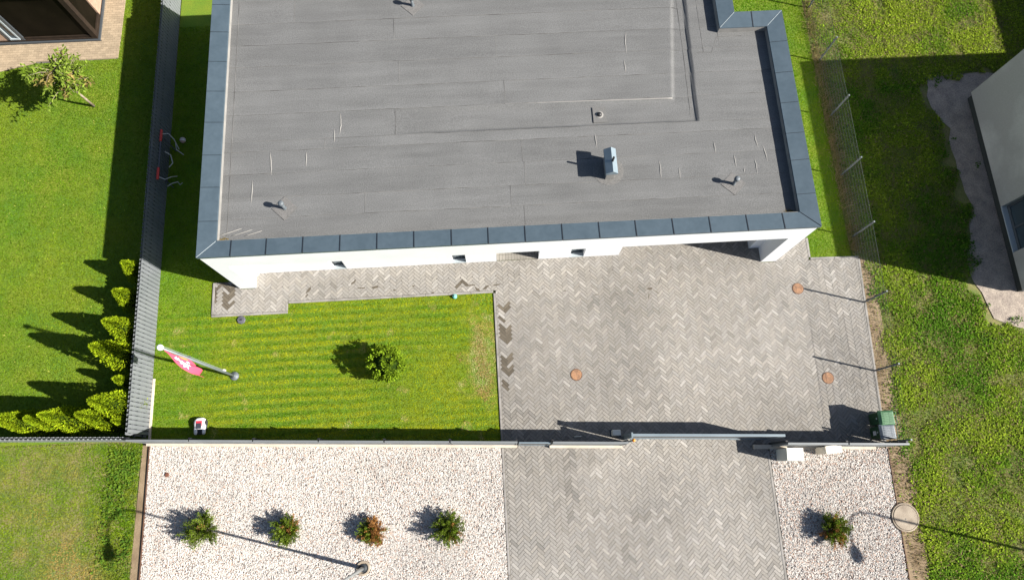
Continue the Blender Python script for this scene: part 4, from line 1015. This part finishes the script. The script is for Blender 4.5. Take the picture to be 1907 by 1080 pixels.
# dwarf conifers in the gravel
def dwarf(label, x, y, R, h, seed, brown):
    r = np.random.default_rng(seed); t = thing('dwarf_conifer', label, 'shrub', (x, y, 0), 'dwarf conifers in the white gravel')
    MB().tube([(x, y, -.02), (x, y, h * .6)], [.025, .01], 7).build('trunk', M['bark'], t)
    nb_ = 95; Ps = []; Ds = []; Cs = []; st = MB()
    for b in range(nb_):
        a = r.uniform(0, 2 * np.pi); el = r.uniform(.15, 1.45); ln = (R * math.cos(el) ** .6 + h * math.sin(el) * .75) * r.uniform(.72, 1.08)
        d = np.array([math.cos(a) * math.cos(el), math.sin(a) * math.cos(el), math.sin(el)])
        tip = np.array([x, y, .06]) + d * ln
        st.tube([(x, y, .05), tuple(.5 * (np.array([x, y, .05]) + tip) + np.array([0, 0, .03])), tuple(tip)], [.009, .006, .003], 4)
        k = 90; u = r.uniform(.35, 1.02, k)[:, None]
        Ps.append(np.array([x, y, .06]) + d * ln * u + r.normal(0, .028, (k, 3)))
        dd = d + r.normal(0, .55, (k, 3)) + np.array([0, 0, .25]); Ds.append(dd / np.linalg.norm(dd, axis=1)[:, None])
        isb = r.random() < brown * (.35 + 1.3 * (math.sin(a + seed) > 0))
        c0 = np.array([.30, .145, .045]) if isb else np.array([.12, .175, .018]) * r.uniform(.6, 1.25)
        Cs.append(c0 * r.uniform(.7, 1.3, (k, 1)))
    st.build('branches', M['bark'], t)
    P = np.concatenate(Ps); P[:, 2] = np.maximum(P[:, 2], .03)
    leaves_mesh('foliage', P, np.concatenate(Ds), .035 + .035 * r.random(len(P)), .013, np.concatenate(Cs), t, (x, y, 0), seed=seed)
dwarf('spreading green dwarf conifer touched by the lamp shadow, leftmost in gravel', -9.72, -1.04, .43, .85, 301, .03)
dwarf('smaller green dwarf conifer, second from left in the gravel', -7.07, -1.20, .35, .68, 302, .06)
dwarf('orange-brown withered dwarf conifer in the gravel', -4.30, -1.40, .36, .55, 303, .55)
dwarf('bright green dwarf conifer in the gravel nearest the driveway', -1.85, -1.48, .40, .75, 304, .04)
dwarf('dark green and brown dwarf conifer in the small right gravel bed', 10.76, -2.24, .43, .55, 305, .18)

# sapling on the neighbour's lawn
sx, sy = G(175, 198).x, G(175, 198).y
sp = thing('sapling', 'slender young fruit tree on the neighbouring lawn', 'tree', (sx, sy, 0))
r = np.random.default_rng(55)
tk = MB().tube([(sx, sy, -.02), (sx + .03, sy - .05, .6), (sx - .02, sy - .03, 1.15), (sx - .08, sy + .02, 1.7), (sx - .05, sy + .05, 2.4)], [.05, .042, .036, .026, .01], 9)
Ps, Ds, Cs = [], [], []
for b in range(44):
    z0 = r.uniform(1.4, 2.4); a = r.uniform(0, 2 * np.pi); ln = r.uniform(.45, 1.12) * (1.15 - (z0 - 1.3) * .3)
    p0 = np.array([sx - .05, sy, z0]); tip = p0 + np.array([math.cos(a) * ln, math.sin(a) * ln, r.uniform(.1, .55)]); mid = (p0 + tip) / 2 + np.array([0, 0, .10])
    tk.tube([tuple(p0), tuple(mid), tuple(tip)], [.016, .010, .004], 5)
    k = 46; u = r.uniform(.25, 1.05, k)[:, None]
    pp = (1 - u) ** 2 * p0 + 2 * u * (1 - u) * mid + u ** 2 * tip + r.normal(0, .05, (k, 3))
    dd = np.array([math.cos(a), math.sin(a), 0]) * .4 + r.normal(0, .6, (k, 3)) + np.array([0, 0, -.25]); dd /= np.linalg.norm(dd, axis=1)[:, None]
    Ps.append(pp); Ds.append(dd)
    base = np.array([.15, .21, .03]) if r.random() < .8 else np.array([.24, .19, .06])
    Cs.append(base * r.uniform(.6, 1.35, (k, 1)))
tk.build('trunk', M['bark'], sp, True)
leaves_mesh('crown', np.concatenate(Ps), np.concatenate(Ds), r.uniform(.13, .22, 44 * 46), .036, np.concatenate(Cs), sp, (sx, sy, 0), seed=4)

# ------------------------------------------------------------------ grass, weeds, gravel (uncountable)
def blades(name, label, cat, x, y, h, w, cols, lean=None, leanamt=0.9, seed=0, z0=0.0, spread=0.5):
    r = np.random.default_rng(seed); n = len(x)
    a = r.uniform(0, 2 * np.pi, n)
    hx = w * np.cos(a); hy = w * np.sin(a)
    tx = r.normal(0, spread, n) * h; ty = r.normal(0, spread, n) * h
    if lean is not None: tx += lean[0] * h * leanamt; ty += lean[1] * h * leanamt
    z = np.full(n, z0)
    v = np.stack([np.stack([x - hx, y - hy, z], 1), np.stack([x + hx, y + hy, z], 1), np.stack([x + tx, y + ty, z + h], 1)], 1).reshape(-1, 3)
    o = np_mesh(name, v, np.arange(3 * n).reshape(n, 3), np.repeat(cols, 3, 0), M['grass'])
    return tag(o, label, cat, kind='stuff')

def lerp3(a, b, t): return (1 - t)[:, None] * np.array(a) + t[:, None] * np.array(b)
GREEN, YEL, DRY = (.078, .180, .005), (.275, .310, .010), (.55, .40, .17)
# striped front lawn
x, y = scatter(FRONT_LAWN, 1900, 1)
k = y < 18; x, y = x[k], y[k]; r = np.random.default_rng(2)
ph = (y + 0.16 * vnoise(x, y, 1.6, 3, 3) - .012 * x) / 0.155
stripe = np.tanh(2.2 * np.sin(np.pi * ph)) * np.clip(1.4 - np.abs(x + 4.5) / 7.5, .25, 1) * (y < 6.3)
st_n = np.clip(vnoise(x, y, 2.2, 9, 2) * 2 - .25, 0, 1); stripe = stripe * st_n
yl = np.clip(.14 + 1.05 * smooth(-11.5, -8, x) * vnoise(x, y, 1.6, 12, 3) + .60 * stripe + r.normal(0, .12, len(x)), 0, 1)  # stripe term puts the light and dark of leaning blades into their colour
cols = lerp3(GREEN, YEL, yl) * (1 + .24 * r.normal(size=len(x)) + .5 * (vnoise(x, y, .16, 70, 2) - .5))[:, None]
dry = np.clip((vnoise(x, y, .5, 14, 3) - .72) * 7, 0, 1) * (y < 6.4)
dry = np.maximum(dry, np.clip(1.5 - np.hypot((x + .55) / .60, (y - 4.0 - .25 * np.sin(x * 5)) / 1.15) * 1.15 + (vnoise(x, y, .45, 15, 3) - .5) * 2.4, 0, 1) * .95)
dry = dry * (r.random(len(x)) < .85)
cols = np.clip(cols * (1 - dry)[:, None] + np.array(DRY) * dry[:, None], .004, .4)
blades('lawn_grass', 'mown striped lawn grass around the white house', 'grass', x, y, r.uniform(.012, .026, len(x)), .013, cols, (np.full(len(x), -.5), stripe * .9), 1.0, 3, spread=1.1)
x, y = scatter([(-1.5, 2.6), (-.05, 2.6), (-.05, 5.4), (-1.5, 5.4)], 2600, 85); r = np.random.default_rng(86)
pm = 1.25 - np.hypot((x + .50) / .50, (y - 3.95 - .3 * np.sin(x * 5)) / 1.0) + (vnoise(x, y, .4, 87, 3) - .5) * 2.6
k = r.random(len(x)) < np.clip(pm, 0, .9); x, y = x[k], y[k]
blades('dry_grass', 'dry tan patch of grass at the right edge of the front lawn', 'grass', x, y, r.uniform(.016, .03, len(x)), .013, lerp3((.36, .25, .09), (.50, .36, .16), r.random(len(x))), None, 0, 88, spread=1.1)
# neighbour's lawn
x, y = scatter([(-20, 2.2), (-11.98, 2.0), (-11.98, 20), (-20, 20)], 1500, 4, [NB_PATH1, NB_PATH2, [(-30, 17.3), (-14.9, 17.3), (-14.9, 25), (-30, 25)]]); r = np.random.default_rng(5)
yl = np.clip(-.05 + 1.0 * vnoise(x, y, 2.4, 16, 4) - .25 * smooth(7, 14, y) * 0 + r.normal(0, .16, len(x)), 0, 1)
cols = lerp3((.070, .172, .008), (.195, .250, .014), yl) * (1 + .26 * r.normal(size=len(x)) + .5 * (vnoise(x, y, .18, 71, 2) - .5))[:, None]
fl = r.random(len(x)) < .004; cols[fl] = (.5, .46, .12)
blades('lawn_grass', 'neighbouring lawn grass left of the long picket fence', 'grass', x, y, r.uniform(.014, .030, len(x)), .014, np.clip(cols, .004, .6), None, 0, 6, spread=1.1)
# side lawn
x, y = scatter([p if p[1] < 19 else (p[0], 19) for p in SIDE_LAWN], 1700, 7); r = np.random.default_rng(8)
yl = np.clip(.35 * vnoise(x, y, 1.0, 17, 3) + .12 * np.sin(y / .16) + r.normal(0, .14, len(x)), 0, 1)
cols = lerp3((.085, .215, .004), YEL, yl) * (1 + .13 * r.normal(size=len(x)))[:, None]
blades('lawn_grass', 'narrow strip of green lawn grass right of the white house', 'grass', x, y, r.uniform(.012, .027, len(x)), .013, np.clip(cols, .004, .4), None, 0, 9, spread=1.1)
# rough verge bottom left
x, y = scatter([(-18, -4.5), (-12.0, -4.5), (-11.98, 1.85), (-18, 2.12)], 1500, 10, [[(-12.15, -12), (-11.7, -12), (-11.7, 1.6), (-12.05, 1.5)]]); r = np.random.default_rng(11)
near = smooth(-13.9, -12.6, x)
dryv = np.clip((vnoise(x, y, 1.0, 18, 4) - .36) * 4.0 * smooth(2.4, -.8, y) * (1 - .7 * near), 0, 1) * (r.random(len(x)) < .85)
cols = lerp3((.085, .185, .010), (.200, .260, .015), np.clip(vnoise(x, y, .8, 19, 3) + r.normal(0, .15, len(x)), 0, 1)) * (1 + .15 * r.normal(size=len(x)))[:, None]
cols = np.clip(cols * (1 - dryv)[:, None] + np.array((.34, .25, .075)) * dryv[:, None], .004, .4)
blades('verge_grass', 'rough partly dry grass below the picket fence corner', 'grass', x, y, r.uniform(.018, .036, len(x)) * (1 + .9 * near), .015, cols, None, 0, 12, z0=-.012, spread=1.1)

def leafy(name, label, x, y, L, cols, seed, z=0.0, up=0.55):
    r = np.random.default_rng(seed); n = len(x); a = r.uniform(0, 2 * np.pi, n); u = np.clip(r.normal(up, .22, n), .08, .95)
    D = np.stack([np.cos(a) * np.sqrt(1 - u * u), np.sin(a) * np.sqrt(1 - u * u), u], 1)
    P = np.stack([x, y, np.full(n, z) + r.uniform(0, .04, n)], 1)
    rv_ = np.stack([-np.sin(a), np.cos(a), r.normal(0, .25, n)], 1)
    Sd = rv_ / np.linalg.norm(rv_, axis=1)[:, None]; Wd = (L * r.uniform(.16, .34, n))[:, None]; LL = L[:, None]
    v = np.stack([P, P + D * LL * .5 + Sd * Wd, P + D * LL - np.array([0, 0, 1]) * LL * .2, P + D * LL * .5 - Sd * Wd], 1).reshape(-1, 3)
    return tag(np_mesh(name, v, np.arange(4 * n).reshape(n, 4), np.repeat(cols, 4, 0), M['leaf']), label, 'weeds', kind='stuff')
# wild field right of the wire fence
x, y = scatter([(13.0, -5), (23.5, -5), (23.5, 19.5), (13.25, 19.5), (13.5, 7.2), (13.25, 0.45), (13.05, -.2)], 1500, 20, [[(18.9, 5.4), (30, 5.4), (30, 13.4), (18.9, 13.4)]]); r = np.random.default_rng(21)
def off_sand(x, y): return ~inpoly(x + 1.5 * (vnoise(x, y, .7, 80, 3) - .5) + .15, y + 1.5 * (vnoise(x, y, .7, 81, 3) - .5), SANDY)
ks = off_sand(x, y); x, y = x[ks], y[ks]
dn = vnoise(x, y, .55, 22, 3); dn2 = vnoise(x, y, 1.7, 23, 3)
edge = np.where(y > 7.2, np.clip((x - 13.15) / .7, 0, 1), np.clip((x - 13.5 - .35 * (vnoise(x, y, .6, 83, 2) - .4)) / .35, 0, 1))
keep = r.random(len(x)) < np.clip((dn - .34) * 3.4 + .40 + 1.1 * (vnoise(x, y, 1.1, 84, 3) - .5) + .2 * (y > 7), .06, 1) * (.06 + .94 * edge)
keep &= np.hypot(x - 13.28, y + 2.0) > .47 - .14 * (x > 13.5) * dn
x, y, dn, dn2 = x[keep], y[keep], dn[keep], dn2[keep]; r = np.random.default_rng(24); n = len(x)
yl = np.clip((dn2 - .42) * 3.0 + .25 + .25 * (y > 14) + r.normal(0, .2, n), 0, 1)
cols = lerp3((.066, .150, .012), (.190, .260, .022), yl) * (1 + .30 * r.normal(size=n))[:, None]
dr = r.random(n) < .10 + .16 * (dn < .45); cols[dr] = np.array((.20, .165, .075)) * r.uniform(.7, 1.2, (dr.sum(), 1))
leafy('weeds', 'dense wild weeds and grass right of the wire fence', x, y, r.uniform(.03, .10, n) * (.5 + 1.1 * dn * r.random(n) ** .3), np.clip(cols, .006, .4), 25, up=.36)
x, y = scatter([(13.3, -5), (23.5, -5), (23.5, 19.5), (13.45, 19.5), (13.6, 7.2), (13.45, 0.45), (13.2, -.2)], 1100, 72, [[(18.9, 5.4), (30, 5.4), (30, 13.4), (18.9, 13.4)]])
ks = off_sand(x, y) & ((x > 13.72 + .3 * (vnoise(x, y, .5, 82, 2) - .5)) | (y > 7.2)); x, y = x[ks], y[ks]; r = np.random.default_rng(73); n = len(x)
cols = lerp3((.07, .15, .012), (.22, .26, .03), np.clip(vnoise(x, y, .9, 74, 3) * 1.4 - .25 + r.normal(0, .2, n), 0, 1)) * (1 + .3 * r.normal(size=n))[:, None]
dd_ = r.random(n) < .12 + .5 * np.clip((vnoise(x, y, 1.1, 75, 3) - .5) * 3, 0, 1); cols[dd_] = np.array((.27, .215, .10)) * r.uniform(.6, 1.2, (dd_.sum(), 1))
k = np.hypot(x - 13.28, y + 2.0) > .47
blades('field_grass', 'fine green and dry grass among the weeds right of the fence', 'grass', x[k], y[k], r.uniform(.02, .07, k.sum()), .012, np.clip(cols[k], .005, .45), None, 0, 76, z0=-.03, spread=1.1)
# sparse weeds in the sandy patch and verge near the gravel
x, y = scatter([(17.3, 3.6), (20.2, 3.6), (20.2, 14.6), (17.3, 14.6)], 420, 26, [[(18.88, 5.35), (30, 5.35), (30, 13.4), (18.88, 13.4)]]); r = np.random.default_rng(27)
k = (vnoise(x, y, .7, 28, 3) > .60 + .10 * (x > 18.2)); x, y = x[k], y[k]; n = len(x)
leafy('weeds', 'scattered weed tufts on the sandy soil by the grey house', x, y, r.uniform(.05, .12, n), np.array((.06, .12, .018)) * r.uniform(.6, 1.4, (n, 1)), 29)
x, y = scatter([(-13.4, -4.5), (-12.15, -4.5), (-11.95, 1.6), (-13.0, 1.7)], 900, 30); r = np.random.default_rng(31)
k = r.random(len(x)) < np.clip((vnoise(x, y, .5, 32, 2) - .35) * 2.5, 0, 1) * smooth(-13.4, -12.7, x) * (1 - .85 * (x > -12.15)); x, y = x[k], y[k]; n = len(x)
leafy('weeds', 'tall leafy weeds at the soil strip left of the gravel', x, y, r.uniform(.06, .13, n), lerp3((.05, .12, .015), (.12, .18, .02), r.random(n)), 33)
# dry straw along the wire fence
x, y = scatter([(13.05, 7.2), (13.75, 7.2), (13.75, 19), (13.05, 19)], 1300, 34); r = np.random.default_rng(35)
k = r.random(len(x)) < np.exp(-((x - 13.38) / .20) ** 2) * np.clip(vnoise(x, y, .5, 36, 2) * 1.5, 0, 1); x, y = x[k], y[k]; n = len(x)
cols = lerp3((.23, .165, .08), (.33, .25, .13), r.random(n)); gk = r.random(n) < .3; cols[gk] = (.09, .13, .02)
blades('dry_grass', 'dry uncut straw along the foot of the wire fence', 'grass', x, y, r.uniform(.10, .32, n), .008, cols, None, 0, 37, spread=.6)
x, y = scatter([(13.2, -5), (13.6, -5), (13.85, -.5), (13.55, .4), (13.8, 6.8), (13.5, 7.0), (13.2, .5)], 500, 38); r = np.random.default_rng(39); n = len(x)
cols = lerp3((.22, .16, .075), (.30, .22, .11), r.random(n)); gk = r.random(n) < .35; cols[gk] = (.08, .12, .02)
blades('dry_grass', 'dry grass tufts on the soil right of gravel and paving', 'grass', x, y, r.uniform(.03, .10, n), .010, cols, None, 0, 40)
# lawn fringe creeping over kerbs is left to the blades; moss in the roof corners
for nm, (cx_, cy_), sd_, lb in (('moss', (-8.28, 7.72), 41, 'dry yellowish moss in the left front roof corner'), ('moss', (9.62, 7.74), 42, 'dry yellowish moss in the right front roof corner')):
    r = np.random.default_rng(sd_); n = 160; x = cx_ + r.normal(0, .10, n); y = cy_ + np.abs(r.normal(0, .05, n)) - .08
    k = (x > -8.42) & (x < 9.82) & (y > 7.61); x, y = x[k], y[k]; n = len(x)
    blades(nm, lb, 'moss', x, y, r.uniform(.01, .04, n), .012, lerp3((.20, .14, .03), (.30, .22, .05), r.random(n)), None, 0, sd_, z0=3.405)

# gravel
def gravel(name, label, poly, dens, seed, dark):
    x, y = scatter(poly, dens, seed); k = y > -4.9; x, y = x[k], y[k]
    for (sx_, sy_, rr) in ((-4.62, -2.51, .24), (13.28, -2.0, .5), (-11.10, .77, .075)):
        k = np.hypot(x - sx_, y - sy_) > rr; x, y = x[k], y[k]
    r = np.random.default_rng(seed + 1); n = len(x)
    base = np.array([[1, 0, .05], [.45, .85, -.05], [-.6, .75, .05], [-1, -.1, -.05], [-.45, -.85, .05], [.55, -.8, 0], [.25, .15, .8], [-.3, -.1, .75]])
    fc = np.array([[0, 1, 6], [1, 2, 6], [2, 7, 6], [2, 3, 7], [3, 4, 7], [4, 5, 7], [5, 6, 7], [5, 0, 6]])
    sz = r.uniform(.012, .027, n); el = r.uniform(.6, 1.0, n); a = r.uniform(0, 2 * np.pi, n)
    b = base[None] * (1 + .18 * r.normal(size=(n, 8, 3)))
    bx_ = b[..., 0] * sz[:, None]; by_ = b[..., 1] * (sz * el)[:, None]; bz_ = b[..., 2] * (sz * r.uniform(.6, 1.1, n))[:, None]
    tilt = r.normal(0, .45, n)[:, None]; bz_ = bz_ + bx_ * tilt
    ca, sa = np.cos(a)[:, None], np.sin(a)[:, None]
    v = np.stack([x[:, None] + ca * bx_ - sa * by_, y[:, None] + sa * bx_ + ca * by_, .010 + r.uniform(0, .018, n)[:, None] + bz_], -1).reshape(-1, 3)
    f = (np.arange(n)[:, None, None] * 8 + fc[None]).reshape(-1, 3)
    t_ = r.random(n) - .10 * (vnoise(x, y, .9, seed + 3, 3) - .45); c_ = np.array([.515, .485, .45]) * r.uniform(.72, 1.12, (n, 1)) * (.88 + .24 * vnoise(x, y, 1.3, seed + 4, 3))[:, None]
    k = t_ < .10 + dark; c_[k] = np.array([.45, .31, .24]) * r.uniform(.6, 1.2, (k.sum(), 1))
    k = t_ > .965 - dark; c_[k] = np.array([.16, .14, .135]) * r.uniform(.6, 1.4, (k.sum(), 1))
    tag(np_mesh(name, v, f, np.repeat(np.clip(c_, .01, .8), 8, 0), M['stone']), label, 'gravel', kind='stuff')
gravel('gravel', 'white and pinkish gravel stones left of the driveway', GRAVEL_L, 2500, 50, 0.0)
gravel('gravel', 'mixed white and brown gravel stones right of the driveway', GRAVEL_R, 2500, 52, 0.06)

# fallen leaves and dirt on the gravel
xs_, ys_ = [], []
r = np.random.default_rng(90)
for (cx_, cy_, n_) in ((-9.72, -1.04, 40), (-7.07, -1.2, 40), (-4.3, -1.4, 60), (-1.85, -1.48, 40), (10.76, -2.24, 50)):
    a = r.uniform(0, 2 * np.pi, n_); d_ = np.abs(r.normal(.35, .3, n_)); xs_.append(cx_ + d_ * np.cos(a)); ys_.append(cy_ + d_ * np.sin(a))
xx, yy = scatter(GRAVEL_L, 2.2, 91); xs_.append(xx); ys_.append(yy); xx, yy = scatter(GRAVEL_R, 3.5, 92); xs_.append(xx); ys_.append(yy)
x = np.concatenate(xs_); y = np.concatenate(ys_); n = len(x)
o = leafy('leaf_litter', 'small dry brown leaves and bits lying on the gravel', x, y, r.uniform(.03, .07, n), lerp3((.16, .08, .035), (.30, .19, .08), r.random(n)), 93, z=.035, up=.12)
o['category'] = 'leaves'
